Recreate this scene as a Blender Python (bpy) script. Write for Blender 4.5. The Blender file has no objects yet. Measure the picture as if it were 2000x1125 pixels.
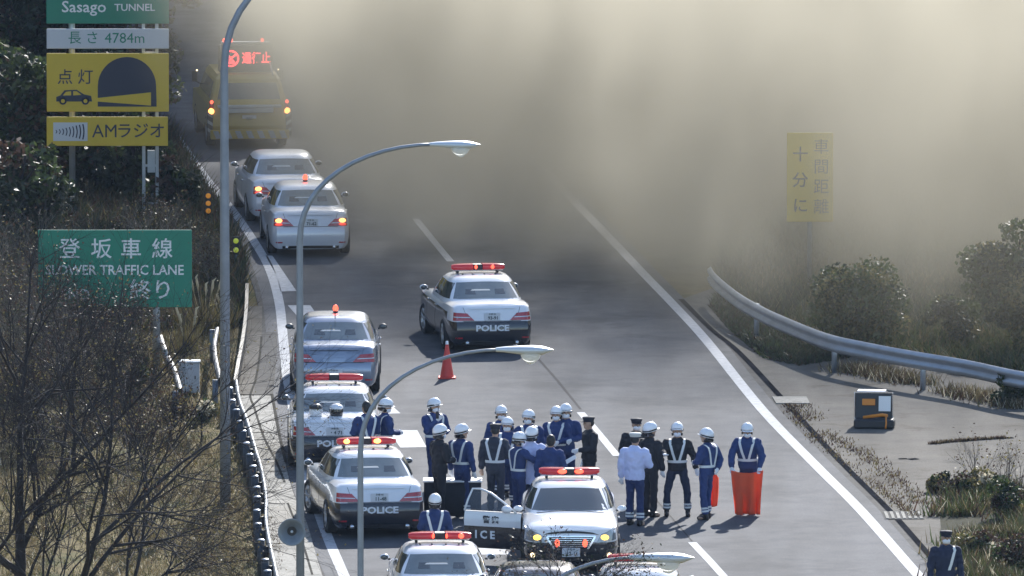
import bpy, bmesh, math, random
from mathutils import Vector, Matrix
from mathutils.bvhtree import BVHTree
from mathutils import noise as mnoise
C = bpy.context.scene
COL = C.collection
R = math.radians
F = 28000.0                     # focal length in pixels of the 2000 px wide photograph
CAMH = 35.0
PITCH = math.atan(3192.5 / F)
# ------------------------------------------------------------------ camera
cd = bpy.data.cameras.new('camera'); cam = bpy.data.objects.new('camera', cd); COL.objects.link(cam)
cam.location = (0, 0, CAMH); cam.rotation_euler = (R(90) - PITCH, 0, 0)
cd.sensor_width = 36; cd.lens = 36 * F / 2000; cd.clip_start = 1; cd.clip_end = 3000
C.camera = cam
# ------------------------------------------------------------------ sky, sun, exposure
SUN_EL, SUN_AZ = 31.0, 11.0     # the sun stands ahead of the camera, a little to the right
w = bpy.data.worlds.new('World'); C.world = w; w.use_nodes = True
nt = w.node_tree; sky = nt.nodes.new('ShaderNodeTexSky'); sky.sky_type = 'NISHITA'; sky.sun_disc = False
sky.sun_elevation = R(SUN_EL); sky.sun_rotation = R(SUN_AZ); sky.altitude = 600
nt.links.new(sky.outputs[0], nt.nodes['Background'].inputs[0]); nt.nodes['Background'].inputs[1].default_value = 0.145
sd = bpy.data.lights.new('sun', 'SUN'); sun = bpy.data.objects.new('sun', sd); COL.objects.link(sun)
sd.energy = 5.0; sd.angle = R(0.5); sd.color = (1.0, 0.965, 0.91)
sdir = Vector((math.sin(R(SUN_AZ)) * math.cos(R(SUN_EL)), math.cos(R(SUN_AZ)) * math.cos(R(SUN_EL)), math.sin(R(SUN_EL))))
sun.rotation_euler = sdir.to_track_quat('Z', 'Y').to_euler(); sun.location = (20, 300, 60)
C.view_settings.view_transform = 'Standard'; C.view_settings.look = 'None'; C.view_settings.gamma = 1
C.view_settings.exposure = 0.90
cy = C.cycles
cy.use_denoising = True; cy.max_bounces = 6; cy.volume_bounces = 2; cy.volume_step_rate = 1.0; cy.volume_max_steps = 256
cy.use_fast_gi = False; cy.sample_clamp_indirect = 4; cy.transparent_max_bounces = 8

# ------------------------------------------------------------------ helpers
_f = Vector((0, math.cos(PITCH), -math.sin(PITCH))); _u = Vector((0, math.sin(PITCH), math.cos(PITCH)))
def ray(px, py):
    return _f + Vector((1, 0, 0)) * ((px - 1000) / F) + _u * (-(py - 562.5) / F)
def G(px, py, z=0.0):
    d = ray(px, py); t = (z - CAMH) / d.z
    return Vector((0, 0, CAMH)) + d * t
def AT(px, py, y):               # the point seen at that pixel at distance y
    d = ray(px, py); return Vector((0, 0, CAMH)) + d * (y / d.y)
def link(o, parent=None):
    COL.objects.link(o)
    if parent is not None: o.parent = parent
    return o
def tag(o, label=None, cat=None, group=None, kind=None):
    if label: o['label'] = label
    if cat: o['category'] = cat
    if group: o['group'] = group
    if kind: o['kind'] = kind
    return o
def empty(name, loc, rz=0.0):
    o = bpy.data.objects.new(name, None); o.empty_display_size = .2; link(o)
    o.location = loc; o.rotation_euler = (0, 0, rz); return o

def mat(name, col, rough=0.6, metal=0.0, var=0.0, scale=8.0, bump=0.0, emit=None, estr=1.0, spec=None, coat=0.0, col2=None, detail=5, stretch=None, bscale=None, trans=0.0, bdist=.02):
    m = bpy.data.materials.new(name); m.use_nodes = True
    t = m.node_tree; b = t.nodes['Principled BSDF']
    b.inputs['Roughness'].default_value = rough; b.inputs['Metallic'].default_value = metal
    b.inputs['Base Color'].default_value = (*col, 1)
    if spec is not None: b.inputs['Specular IOR Level'].default_value = spec
    if coat: b.inputs['Coat Weight'].default_value = coat; b.inputs['Coat Roughness'].default_value = .08
    tc = t.nodes.new('ShaderNodeTexCoord'); src = tc.outputs['Object']
    if stretch:
        mp = t.nodes.new('ShaderNodeMapping'); mp.inputs['Scale'].default_value = stretch
        t.links.new(src, mp.inputs[0]); src = mp.outputs[0]
    if var or col2:
        n = t.nodes.new('ShaderNodeTexNoise'); n.inputs['Scale'].default_value = scale; n.inputs['Detail'].default_value = detail
        n.inputs['Roughness'].default_value = .65
        t.links.new(src, n.inputs['Vector'])
        r = t.nodes.new('ShaderNodeValToRGB'); r.color_ramp.elements[0].position = .32; r.color_ramp.elements[1].position = .68
        a = col; c2 = col2 if col2 else tuple(min(1, x * (1 + var)) for x in col)
        c1 = col if col2 else tuple(x * (1 - var) for x in col)
        r.color_ramp.elements[0].color = (*c1, 1); r.color_ramp.elements[1].color = (*c2, 1)
        t.links.new(n.outputs[0], r.inputs[0]); t.links.new(r.outputs[0], b.inputs['Base Color'])
    if bump:
        n2 = t.nodes.new('ShaderNodeTexNoise'); n2.inputs['Scale'].default_value = bscale or scale * 3; n2.inputs['Detail'].default_value = 6
        t.links.new(src, n2.inputs['Vector'])
        bp = t.nodes.new('ShaderNodeBump'); bp.inputs['Strength'].default_value = bump; bp.inputs['Distance'].default_value = bdist
        t.links.new(n2.outputs[0], bp.inputs['Height']); t.links.new(bp.outputs[0], b.inputs['Normal'])
    if emit:
        b.inputs['Emission Color'].default_value = (*emit, 1); b.inputs['Emission Strength'].default_value = estr
    if trans:                     # thin leaves and cloth let light through
        tr = t.nodes.new('ShaderNodeBsdfTranslucent'); mx = t.nodes.new('ShaderNodeMixShader'); mx.inputs[0].default_value = trans
        if var or col2: t.links.new(r.outputs[0], tr.inputs[0])
        else: tr.inputs[0].default_value = (*col, 1)
        out = t.nodes['Material Output']
        t.links.new(b.outputs[0], mx.inputs[1]); t.links.new(tr.outputs[0], mx.inputs[2]); t.links.new(mx.outputs[0], out.inputs[0])
    return m

class MB:
    """collects shapes for ONE mesh object"""
    def __init__(s): s.v = []; s.f = []; s.mi = []; s.sm = []; s.mats = []; s.cur = 0; s.smooth = False
    def m(s, material, smooth=None):
        if material not in s.mats: s.mats.append(material)
        s.cur = s.mats.index(material)
        if smooth is not None: s.smooth = smooth
        return s
    def add(s, vs, fs, smooth=None):
        o = len(s.v); s.v.extend([Vector(v) for v in vs])
        for f in fs:
            s.f.append([o + i for i in f]); s.mi.append(s.cur); s.sm.append(s.smooth if smooth is None else smooth)
        return s
    def box(s, c, size, rz=0.0, M=None, bev=0.0):
        cx, cy_, cz = c; a, b, d = size[0] / 2, size[1] / 2, size[2] / 2
        if bev:
            e = min(bev, a * .9, b * .9, d * .9)
            vs = []
            for (k, zz) in ((1, -d), (0, -d + e), (0, d - e), (1, d)):
                i = e if k else 0
                for (x, y) in ((-a + e, -b + i), (a - e, -b + i), (a - i, -b + e), (a - i, b - e), (a - e, b - i), (-a + e, b - i), (-a + i, b - e), (-a + i, -b + e)):
                    vs.append((x, y, zz))
            fs = [list(range(7, -1, -1)), list(range(24, 32))]
            for r in range(3):
                for i in range(8):
                    j = (i + 1) % 8; fs.append([r * 8 + i, r * 8 + j, r * 8 + 8 + j, r * 8 + 8 + i])
        else:
            vs = [(x, y, z) for z in (-d, d) for (x, y) in ((-a, -b), (a, -b), (a, b), (-a, b))]
            fs = [[3, 2, 1, 0], [4, 5, 6, 7], [0, 1, 5, 4], [1, 2, 6, 5], [2, 3, 7, 6], [3, 0, 4, 7]]
        q = Matrix.Rotation(rz, 3, 'Z')
        vs = [q @ Vector(v) for v in vs]
        if M is not None: vs = [M @ v for v in vs]
        return s.add([v + Vector(c) for v in vs], fs)
    def tube(s, pts, rad, n=8, cap=True, smooth=True, sq=1.0, up=None):
        pts = [Vector(p) for p in pts]; k = len(pts)
        if not isinstance(rad, (list, tuple)): rad = [rad] * k
        vs = []; fs = []; ref = None
        for i, p in enumerate(pts):
            t = (pts[min(i + 1, k - 1)] - pts[max(i - 1, 0)])
            if t.length < 1e-9: t = Vector((0, 0, 1))
            t.normalize()
            if ref is None:
                ref = Vector(up) if up is not None else (Vector((0, 1, 0)) if abs(t.y) < .9 else Vector((1, 0, 0)))
            a = (ref - t * ref.dot(t))
            if a.length < 1e-6: a = t.orthogonal()
            a.normalize(); b = t.cross(a); ref = a
            for j in range(n):
                an = 2 * math.pi * j / n
                vs.append(p + a * (math.cos(an) * rad[i] * sq) + b * (math.sin(an) * rad[i]))
        for i in range(k - 1):
            for j in range(n):
                j2 = (j + 1) % n; fs.append([i * n + j, i * n + j2, (i + 1) * n + j2, (i + 1) * n + j])
        if cap: fs.append(list(range(n - 1, -1, -1))); fs.append([(k - 1) * n + j for j in range(n)])
        return s.add(vs, fs, smooth)
    def cyl(s, a, b, r, n=16, r2=None, smooth=True):
        return s.tube([a, b], [r, r if r2 is None else r2], n, smooth=smooth)
    def ell(s, c, r, nu=14, nv=9, M=None, z0=-1.0, z1=1.0):
        vs = []; fs = []
        for i in range(nv + 1):
            zz = z0 + (z1 - z0) * i / nv; ph = math.asin(max(-1, min(1, zz)))
            ph0 = math.asin(z0) + (math.asin(z1) - math.asin(z0)) * i / nv
            for j in range(nu):
                th = 2 * math.pi * j / nu
                p = Vector((math.cos(ph0) * math.cos(th) * r[0], math.cos(ph0) * math.sin(th) * r[1], math.sin(ph0) * r[2]))
                if M is not None: p = M @ p
                vs.append(p + Vector(c))
        for i in range(nv):
            for j in range(nu):
                j2 = (j + 1) % nu; fs.append([i * nu + j, i * nu + j2, (i + 1) * nu + j2, (i + 1) * nu + j])
        fs.append(list(range(nu - 1, -1, -1))); fs.append([nv * nu + j for j in range(nu)])
        return s.add(vs, fs, True)
    def lathe(s, prof, n=24, M=None, c=(0, 0, 0)):      # prof (r, z)
        vs = []; fs = []
        for (r, z) in prof:
            for j in range(n):
                th = 2 * math.pi * j / n; p = Vector((r * math.cos(th), r * math.sin(th), z))
                if M is not None: p = M @ p
                vs.append(p + Vector(c))
        for i in range(len(prof) - 1):
            for j in range(n):
                j2 = (j + 1) % n; fs.append([i * n + j, i * n + j2, (i + 1) * n + j2, (i + 1) * n + j])
        return s.add(vs, fs, True)
    def poly(s, pts): return s.add(pts, [list(range(len(pts)))])
    def prism(s, pts, off):                              # polygon extruded by off
        n = len(pts); off = Vector(off); vs = [Vector(p) for p in pts] + [Vector(p) + off for p in pts]
        fs = [list(range(n - 1, -1, -1)), list(range(n, 2 * n))] + [[i, (i + 1) % n, n + (i + 1) % n, n + i] for i in range(n)]
        return s.add(vs, fs)
    def grid(s, rows, smooth=True, closed=False):
        k = len(rows[0]); vs = [p for r in rows for p in r]; fs = []
        for i in range(len(rows) - 1):
            for j in range(k if closed else k - 1):
                j2 = (j + 1) % k; fs.append([i * k + j, i * k + j2, (i + 1) * k + j2, (i + 1) * k + j])
        return s.add(vs, fs, smooth)
    def mesh(s, name):
        me = bpy.data.meshes.new(name); me.from_pydata([tuple(v) for v in s.v], [], s.f)
        for m_ in s.mats: me.materials.append(m_)
        if s.f:
            me.polygons.foreach_set('material_index', s.mi); me.polygons.foreach_set('use_smooth', s.sm)
        me.update(); return me
    def build(s, name, parent=None, material=None, loc=None, rz=0.0, fix=False):
        if material is not None and not s.mats: s.mats = [material]
        me = s.mesh(name)
        if fix:
            bm = bmesh.new(); bm.from_mesh(me); bmesh.ops.recalc_face_normals(bm, faces=bm.faces); bm.to_mesh(me); bm.free()
        o = bpy.data.objects.new(name, me); link(o, parent)
        if loc is not None: o.location = loc
        if rz: o.rotation_euler = (0, 0, rz)
        return o
def copy_tree(o, parent=None):
    c = o.copy(); COL.objects.link(c)
    if parent is not None: c.parent = parent
    for ch in list(o.children): copy_tree(ch, c)
    return c
def smooth_path(pts, k=6):
    pts = [Vector(p) for p in pts]; out = []
    for i in range(len(pts) - 1):
        p0 = pts[max(i - 1, 0)]; p1 = pts[i]; p2 = pts[i + 1]; p3 = pts[min(i + 2, len(pts) - 1)]
        for j in range(k):
            t = j / k
            out.append(.5 * ((2 * p1) + (p2 - p0) * t + (2 * p0 - 5 * p1 + 4 * p2 - p3) * t * t + (3 * p1 - p0 - 3 * p2 + p3) * t ** 3))
    out.append(pts[-1]); return out
_fc = bpy.data.fonts
def writing(name, text, size, parent, material, M, ext=.004, align='CENTER', bold=0.0, sx=1.0):
    """lettering as a mesh child; M places the text plane (x right, y up, z out of the board)"""
    cu = bpy.data.curves.new(name, 'FONT'); cu.body = text; cu.size = size; cu.align_x = align; cu.align_y = 'CENTER'
    cu.extrude = ext; cu.offset = bold; cu.resolution_u = 2
    to = bpy.data.objects.new(name, cu); COL.objects.link(to)
    dg = bpy.context.evaluated_depsgraph_get(); me = bpy.data.meshes.new_from_object(to.evaluated_get(dg))
    bpy.data.objects.remove(to); bpy.data.curves.remove(cu)
    me.transform(Matrix.Diagonal((sx, 1, 1, 1))); me.transform(M); me.materials.clear(); me.materials.append(material)
    me.name = name; o = bpy.data.objects.new(name, me); link(o, parent); return o
def facing(c, rz=0.0, tilt=0.0):    # board seen from the camera side: x right, y up, z towards -Y
    return Matrix.Translation(Vector(c)) @ Matrix.Rotation(rz, 4, 'Z') @ Matrix.Rotation(R(90) - tilt, 4, 'X')
# ------------------------------------------------------------------ setting materials
def ground_mat(name, c1, c2, c3, s1, s2, rough=.95, bump=.5, bs=60, grain=.16):
    m = bpy.data.materials.new(name); m.use_nodes = True; t = m.node_tree; b = t.nodes['Principled BSDF']
    b.inputs['Roughness'].default_value = rough; b.inputs['Specular IOR Level'].default_value = .12
    tc = t.nodes.new('ShaderNodeTexCoord')
    def nz(sc, det=6, rg=.6):
        n = t.nodes.new('ShaderNodeTexNoise'); n.inputs['Scale'].default_value = sc; n.inputs['Detail'].default_value = det
        n.inputs['Roughness'].default_value = rg; t.links.new(tc.outputs['Object'], n.inputs['Vector']); return n.outputs[0]
    def ramp(src, a, b_, p=.4, q=.6):
        r = t.nodes.new('ShaderNodeValToRGB'); r.color_ramp.elements[0].position = p; r.color_ramp.elements[1].position = q
        r.color_ramp.elements[0].color = (*a, 1); r.color_ramp.elements[1].color = (*b_, 1); t.links.new(src, r.inputs[0]); return r.outputs[0]
    A = ramp(nz(s1), c1, c2, .35, .65)
    mk = ramp(nz(s2, 4, .7), (0, 0, 0), (1, 1, 1), .52, .66)
    mx = t.nodes.new('ShaderNodeMix'); mx.data_type = 'RGBA'
    t.links.new(mk, mx.inputs[0]); t.links.new(A, mx.inputs[6]); mx.inputs[7].default_value = (*c3, 1)
    gr = t.nodes.new('ShaderNodeMix'); gr.data_type = 'RGBA'; gr.blend_type = 'MULTIPLY'; gr.inputs[0].default_value = 1
    t.links.new(mx.outputs[2], gr.inputs[6]); t.links.new(ramp(nz(26, 3, .8), (1 - grain,) * 3, (1 + grain,) * 3, .38, .62), gr.inputs[7])
    mp = t.nodes.new('ShaderNodeMapping'); mp.inputs['Scale'].default_value = (1.1, .10, 1); mp.inputs['Rotation'].default_value = (0, 0, -.10); t.links.new(tc.outputs['Object'], mp.inputs[0])
    tn = t.nodes.new('ShaderNodeTexNoise'); tn.inputs['Scale'].default_value = 1.0; tn.inputs['Detail'].default_value = 4; t.links.new(mp.outputs[0], tn.inputs['Vector'])
    tk = t.nodes.new('ShaderNodeMix'); tk.data_type = 'RGBA'; tk.blend_type = 'MULTIPLY'; tk.inputs[0].default_value = 1
    t.links.new(gr.outputs[2], tk.inputs[6]); t.links.new(ramp(tn.outputs[0], (.84,) * 3, (1.10,) * 3, .36, .62), tk.inputs[7])
    t.links.new(tk.outputs[2], b.inputs['Base Color'])
    bp = t.nodes.new('ShaderNodeBump'); bp.inputs['Strength'].default_value = bump; bp.inputs['Distance'].default_value = .02
    t.links.new(nz(bs, 4), bp.inputs['Height']); t.links.new(bp.outputs[0], b.inputs['Normal'])
    return m
M_ASPH = ground_mat("asphalt", (.080, .085, .096), (.104, .108, .118), (.060, .064, .074), 1.3, .35, .85, .35, 90)
M_SHLD = ground_mat('old_asphalt', (.062, .062, .064), (.085, .083, .080), (.045, .045, .047), 2.5, .8, .9, .4, 80)
M_CONC = ground_mat('concrete', (.24, .235, .215), (.31, .30, .275), (.17, .165, .15), 2.0, 1.1, .9, .3, 40)
M_APRON = ground_mat('dusty_concrete', (.115, .108, .098), (.155, .145, .128), (.085, .076, .065), 1.2, .6, .95, .4, 40)
M_SOIL = ground_mat('dry_grass_soil', (.115, .090, .042), (.165, .135, .065), (.065, .070, .028), 1.6, .5, 1, .8, 30)
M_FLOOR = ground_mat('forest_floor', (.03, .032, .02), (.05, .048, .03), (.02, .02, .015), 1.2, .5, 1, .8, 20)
M_LINE = mat('road_paint', (.42, .43, .45), .8, var=.22, scale=7, spec=.15)
M_DARK = mat('dark_gap', (.010, .011, .014), 1, spec=.0)
M_SEAM = mat('asphalt_seam', (.045, .045, .05), .9, spec=.1)

def sheet(name, pts, z, m, kind='structure'):
    b = MB().m(m); b.poly([(p.x, p.y, z) for p in pts]); o = b.build(name)
    bm = bmesh.new(); bm.from_mesh(o.data); bmesh.ops.triangulate(bm, faces=bm.faces); bmesh.ops.recalc_face_normals(bm, faces=bm.faces)
    for f in bm.faces:
        if f.normal.z < 0: f.normal_flip()
    bm.to_mesh(o.data); bm.free()
    return tag(o, kind=kind)
def strip(mb, path, wd, z, off=0.0):
    rows = []
    for i, p in enumerate(path):
        t = path[min(i + 1, len(path) - 1)] - path[max(i - 1, 0)]; n = Vector((t.y, -t.x, 0)).normalized()
        rows.append([Vector((p.x, p.y, z)) + n * (off - wd / 2), Vector((p.x, p.y, z)) + n * (off + wd / 2)])
    mb.grid(rows, False)
    return mb
def pathpx(pts, k=5): return smooth_path([G(*p) for p in pts], k)

# one terrain sheet out to the horizon, with a hill ahead (beyond the frame) and a bank rising on the left
def hgt(x, y):
    h = 0.0
    # unseen wooded mountain with the tunnel, crest shaped to shade the left road
    d = y - 382
    if d > 0:
        crest = 26 + 58 / (1 + math.exp((x - 6) / 3.0)) + 3 * math.sin(x * .21)
        h += min(d * 1.45, crest)
    # far left bank
    l = -x - (15.5 if y < 300 else 13.5)
    if l > 0 and y > 200: h += min(l * .55, 20) * min(1, (y - 200) / 60)
    r = x - 17
    if r > 0 and y > 285: h += min(r * .5, 14) * min(1, (y - 285) / 20)
    return h
b = MB().m(M_SOIL, True)
xs = [-400, -250, -140, -90] + [-70 + 3.5 * i for i in range(41)] + [90, 140, 250, 400]
ys = [-60, 50, 150, 200] + [220 + 5 * i for i in range(60)] + [560, 640]
b.grid([[Vector((x, y, hgt(x, y) - .02)) for x in xs] for y in ys])
terrain = b.build('ground'); tag(terrain, kind='structure')
# dark leaf litter under the woods on the upper left
LE = [(300, 225), (345, 268), (400, 345), (455, 412), (500, 478), (528, 530), (545, 590), (552, 650), (560, 730), (573, 800), (590, 890), (614, 975), (640, 1050), (672, 1125), (720, 1240)]
RE = [(870, 130), (955, 220), (1055, 325), (1140, 413), (1205, 480), (1250, 528), (1312, 592), (1380, 666), (1488, 800), (1596, 912), (1682, 998), (1794, 1125), (1900, 1240)]
LEp = pathpx(LE); REp = pathpx(RE)
def shift(path, off):
    out = []
    for i, p in enumerate(path):
        t = path[min(i + 1, len(path) - 1)] - path[max(i - 1, 0)]; n = Vector((t.y, -t.x, 0)).normalized(); out.append(p + n * off)
    return out
# travel direction here is towards the camera, so +off is to the left of the picture
road = sheet('road', shift(LEp, .35) + list(reversed(shift(REp, -.35))), 0.004, M_ASPH)
# far road reaching the tunnel
sheet('far_road', [G(300, 225), G(880, 160), Vector((-6, 381, 0)), Vector((-15, 381, 0))], -.004, M_ASPH)
# left shoulder strip between the edge line and the drain seam
SH_L = [(300, 262), (360, 330), (410, 400), (455, 470), (488, 540), (506, 610), (507, 680), (500, 740), (496, 763)]
SH_L2 = [(533, 775), (547, 858), (570, 957), (598, 1020), (626, 1115), (670, 1240)]
a = pathpx(SH_L + SH_L2)
sheet('shoulder', a + list(reversed(shift(LEp, .30))), 0.000, M_SHLD)
PV_L = [(463, 773), (461, 812), (476, 858), (491, 901), (503, 940), (515, 980), (523, 1036), (522, 1080), (531, 1125), (560, 1240)]
PV_R = [(533, 775), (547, 858), (570, 957), (598, 1020), (626, 1115), (670, 1240)]
pl_, pr_ = pathpx(PV_L), pathpx(PV_R)
mb = MB().m(M_CONC)
mb.prism([(p.x, p.y, -.05) for p in pl_] + [(p.x, p.y, -.05) for p in reversed(pr_)], (0, 0, .075)); tag(mb.build('pavement', fix=True), kind='structure')
# the upper narrower strip of the pavement, beside the dark barrier foot
UP_L = [(484, 600), (482, 650), (476, 700), (468, 740), (463, 772)]; UP_R = [(512, 600), (511, 650), (507, 700), (500, 740), (496, 772)]
mb = MB().m(M_APRON); mb.prism([(p.x, p.y, -.05) for p in pathpx(UP_L)] + [(p.x, p.y, -.05) for p in reversed(pathpx(UP_R))], (0, 0, .072)); tag(mb.build('narrow_pavement', fix=True), kind='structure')
mb = MB().m(M_SHLD); mb.prism([(p.x, p.y, -.05) for p in pathpx([(496, 772), (500, 740), (507, 700), (511, 650)])] + [(p.x, p.y, -.05) for p in [G(541, 650), G(540, 700), G(536, 740), G(533, 772)]], (0, 0, .068)); tag(mb.build('gutter', fix=True), kind='structure')
# seams and joints on the pavement
M_JOINT = mat('joint_dirt', (.05, .048, .042), 1, spec=.05, var=.4, scale=2); mb = MB().m(M_JOINT)
strip(mb, pathpx([(511, 660), (507, 700), (499, 745), (489, 775), (497, 800), (515, 855), (540, 905), (556, 945)]), .045, .0295)
strip(mb, pathpx([(531, 772), (536, 800), (547, 858), (558, 905)]), .06, .0295)
for (x0, y0, x1, y1) in ((478, 847, 545, 848), (497, 923, 556, 923), (463, 774, 531, 774), (509, 985, 556, 987)):
    strip(mb, [G(x0, y0), G(x1, y1)], .09, .0295)
strip(mb, pathpx([(562, 985), (590, 1060), (610, 1125)]), .04, .0295)
tag(mb.build('pavement_joints'), kind='structure')
# painted lines
mb = MB().m(M_LINE); strip(mb, LEp, .20, .0085); tag(mb.build('left_edge_line'), kind='structure')
mb = MB().m(M_LINE); strip(mb, REp, .22, .0085); tag(mb.build('right_edge_line'), kind='structure')
mb = MB().m(M_LINE)
for d in (((812, 428), (846, 470), (880, 511)), ((945, 612), (1012, 676)), ((1134, 806), (1168, 846), (1205, 891)), ((1352, 1060), (1388, 1098), (1430, 1145))):
    strip(mb, [G(*p) for p in d], .16, .0085)
tag(mb.build('lane_dashes'), kind='structure')
mb = MB().m(M_LINE)
for q in (((519, 500), (532, 500), (579, 569), (548, 570), (541, 540)), ((562, 597), (606, 597), (618, 614), (640, 640), (600, 640)), ((745, 790), (763, 791), (782, 808), (750, 809)),
          ((757, 841), (815, 841), (833, 874), (782, 875)), ((905, 1062), (975, 1062), (998, 1084), (930, 1084)), ((640, 672), (672, 672), (700, 700), (660, 700))):
    mb.poly([(G(*p).x, G(*p).y, .0085) for p in q])
tag(mb.build('merge_markings', fix=True), kind='structure')
mb = MB().m(M_SEAM); strip(mb, pathpx([(1050, 700), (1090, 745), (1134, 800)]), .05, .0085); strip(mb, pathpx([(1205, 892), (1280, 975), (1352, 1058)]), .03, .0085); tag(mb.build('asphalt_seam'), kind='structure')
# right-hand side: gutter, drain channel, dusty apron
DR = [(1330, 585), (1389, 644), (1445, 690), (1539, 791), (1639, 899), (1738, 998), (1811, 1080), (1900, 1180), (1950, 1240)]
DRp = pathpx(DR)
sheet('right_gutter', shift(REp[25:], -.2) + list(reversed(DRp)), 0.000, M_SHLD)
AP = [(1400, 560), (1480, 600), (1600, 662), (1780, 715), (2060, 770), (2080, 860), (2060, 940), (1960, 990), (1850, 1010), (1830, 1100), (1930, 1210)]
sheet('apron', DRp[:-4] + [G(*p) for p in reversed(AP[:-2])], 0.003, M_APRON)
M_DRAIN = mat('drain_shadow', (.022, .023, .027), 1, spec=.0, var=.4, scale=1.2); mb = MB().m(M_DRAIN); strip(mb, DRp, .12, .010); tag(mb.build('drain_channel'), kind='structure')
mb = MB().m(M_CONC)
for i in range(7):
    x0 = 1726 + i * 11; mb.prism([(*G(x0, 1001).xy, .004), (*G(x0 + 6, 1001).xy, .004), (*G(x0 + 11, 1014).xy, .004), (*G(x0 + 5, 1014).xy, .004)], (0, 0, .02))
mb.m(M_SHLD); mb.poly([(*G(1722, 1000).xy, .012), (*G(1800, 1000).xy, .012), (*G(1806, 1015).xy, .012), (*G(1728, 1015).xy, .012)])
tag(mb.build('drain_grate', fix=True), kind='structure')
mb = MB().m(M_CONC); mb.prism([(*G(1508, 776).xy, .0), (*G(1575, 776).xy, 0), (*G(1582, 789).xy, 0), (*G(1516, 789).xy, 0)], (0, 0, .02)); tag(mb.build('drain_cover', fix=True), kind='structure')
# cracks in the apron
mb = MB().m(M_DARK)
random.seed(4)
for (x0, y0, x1, y1, n) in ((1820, 866, 1962, 856, 9), (1755, 897, 1775, 898, 2), (1545, 815, 1740, 1000, 0)):
    for i in range(n):
        t = i / max(1, n - 1); x = x0 + (x1 - x0) * t; y = y0 + (y1 - y0) * t
        strip(mb, [G(x, y), G(x + 17, y - 1 + random.uniform(-1, 1))], .1 + random.random() * .12, .0115)
tag(mb.build('apron_crack'), kind='structure')
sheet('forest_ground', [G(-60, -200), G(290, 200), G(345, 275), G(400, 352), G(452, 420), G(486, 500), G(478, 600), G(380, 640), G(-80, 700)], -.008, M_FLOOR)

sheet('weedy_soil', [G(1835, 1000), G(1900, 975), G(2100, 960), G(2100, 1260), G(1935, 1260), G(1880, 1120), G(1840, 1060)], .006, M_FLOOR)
# ------------------------------------------------------------------ smoke rolling over the road
def smoke():
    x0, x1, y0, y1, z1 = -11.0, 30.0, 280.0, 381.0, 13.0
    mb = MB(); mb.box(((x0 + x1) / 2, (y0 + y1) / 2, z1 / 2 + .05), (x1 - x0, y1 - y0, z1 - .1))
    m = bpy.data.materials.new('smoke'); m.use_nodes = True; t = m.node_tree
    for n in list(t.nodes):
        if n.type == 'BSDF_PRINCIPLED': t.nodes.remove(n)
    out = t.nodes['Material Output']; v = t.nodes.new('ShaderNodeVolumePrincipled')
    v.inputs['Color'].default_value = (.50, .475, .40, 1); v.inputs['Anisotropy'].default_value = .35
    t.links.new(v.outputs[0], out.inputs['Volume'])
    geo = t.nodes.new('ShaderNodeNewGeometry'); sp = t.nodes.new('ShaderNodeSeparateXYZ'); t.links.new(geo.outputs['Position'], sp.inputs[0])
    def M(op, a, b_=None, cl=False):
        n = t.nodes.new('ShaderNodeMath'); n.operation = op; n.use_clamp = cl
        for i, s in enumerate((a, b_)):
            if s is None: continue
            if isinstance(s, (int, float)): n.inputs[i].default_value = s
            else: t.links.new(s, n.inputs[i])
        return n.outputs[0]
    def ss(src, a, b_):
        n = t.nodes.new('ShaderNodeMapRange'); n.interpolation_type = 'SMOOTHSTEP'
        n.inputs[1].default_value = a; n.inputs[2].default_value = b_; t.links.new(src, n.inputs[0]); return n.outputs[0]
    def nz(scale, vs, det=3):
        mp = t.nodes.new('ShaderNodeMapping'); mp.inputs['Scale'].default_value = vs; t.links.new(geo.outputs['Position'], mp.inputs[0])
        n = t.nodes.new('ShaderNodeTexNoise'); n.inputs['Scale'].default_value = scale; n.inputs['Detail'].default_value = det
        t.links.new(mp.outputs[0], n.inputs['Vector']); return n.outputs[0]
    n1 = nz(.17, (1, .5, 1)); n2 = nz(.42, (1, .5, .62), 5)
    x, y, z = sp.outputs
    wob = M('MULTIPLY', M('SUBTRACT', n1, .5), 6.0)
    # left limit moves left with height, so that the plume leans over the cars
    left = ss(M('ADD', M('ADD', x, M('MULTIPLY', z, .50)), wob), -5.3, -.6)
    front = ss(M('ADD', M('ADD', y, M('MULTIPLY', wob, 1.6)), M('ADD', M('MULTIPLY', z, .6), M('MINIMUM', M('MULTIPLY', M('MAXIMUM', M('ADD', x, 1.5), 0.0), 1.3), 5.0))), 302.0, 319.0)
    top = M('SUBTRACT', 1.0, ss(M('ADD', z, wob), 5.5, 10.5))
    low = M('ADD', ss(z, .0, 1.3), .25, True)
    den = M('MULTIPLY', M('MULTIPLY', M('MULTIPLY', left, front), top), low)
    n3 = nz(1.15, (1, .6, .6), 4)
    det = M('ADD', M('MULTIPLY', ss(n3, .35, .65), .35), M('ADD', M('MULTIPLY', ss(n2, .37, .61), 1.35), .08))
    upper = M('ADD', M('MULTIPLY', M('MULTIPLY', ss(z, 4.0, 8.5), ss(y, 308, 322)), M('MULTIPLY', M('SUBTRACT', 1.0, ss(x, 1.0, 8.0)), .25)), 1.0)
    den = M('MULTIPLY', M('MULTIPLY', den, upper), M('MULTIPLY', det, SMOKE_D))
    veil = M('MULTIPLY', M('MULTIPLY', M('MULTIPLY', ss(M('ADD', y, wob), 282, 297), ss(M('ADD', x, wob), 2.0, 8.0)), M('MULTIPLY', ss(z, .1, 1.8), top)), .036)
    den = M('MAXIMUM', den, M('MULTIPLY', veil, M('ADD', ss(n2, .3, .7), .3)))
    t.links.new(den, v.inputs['Density'])
    o = mb.build('smoke', material=m); m.cycles.volume_sampling = 'MULTIPLE_IMPORTANCE'
    o.cycles_visibility if hasattr(o, 'cycles_visibility') else None
    return tag(o, kind='stuff')
SMOKE_D = .16
smoke()
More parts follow.
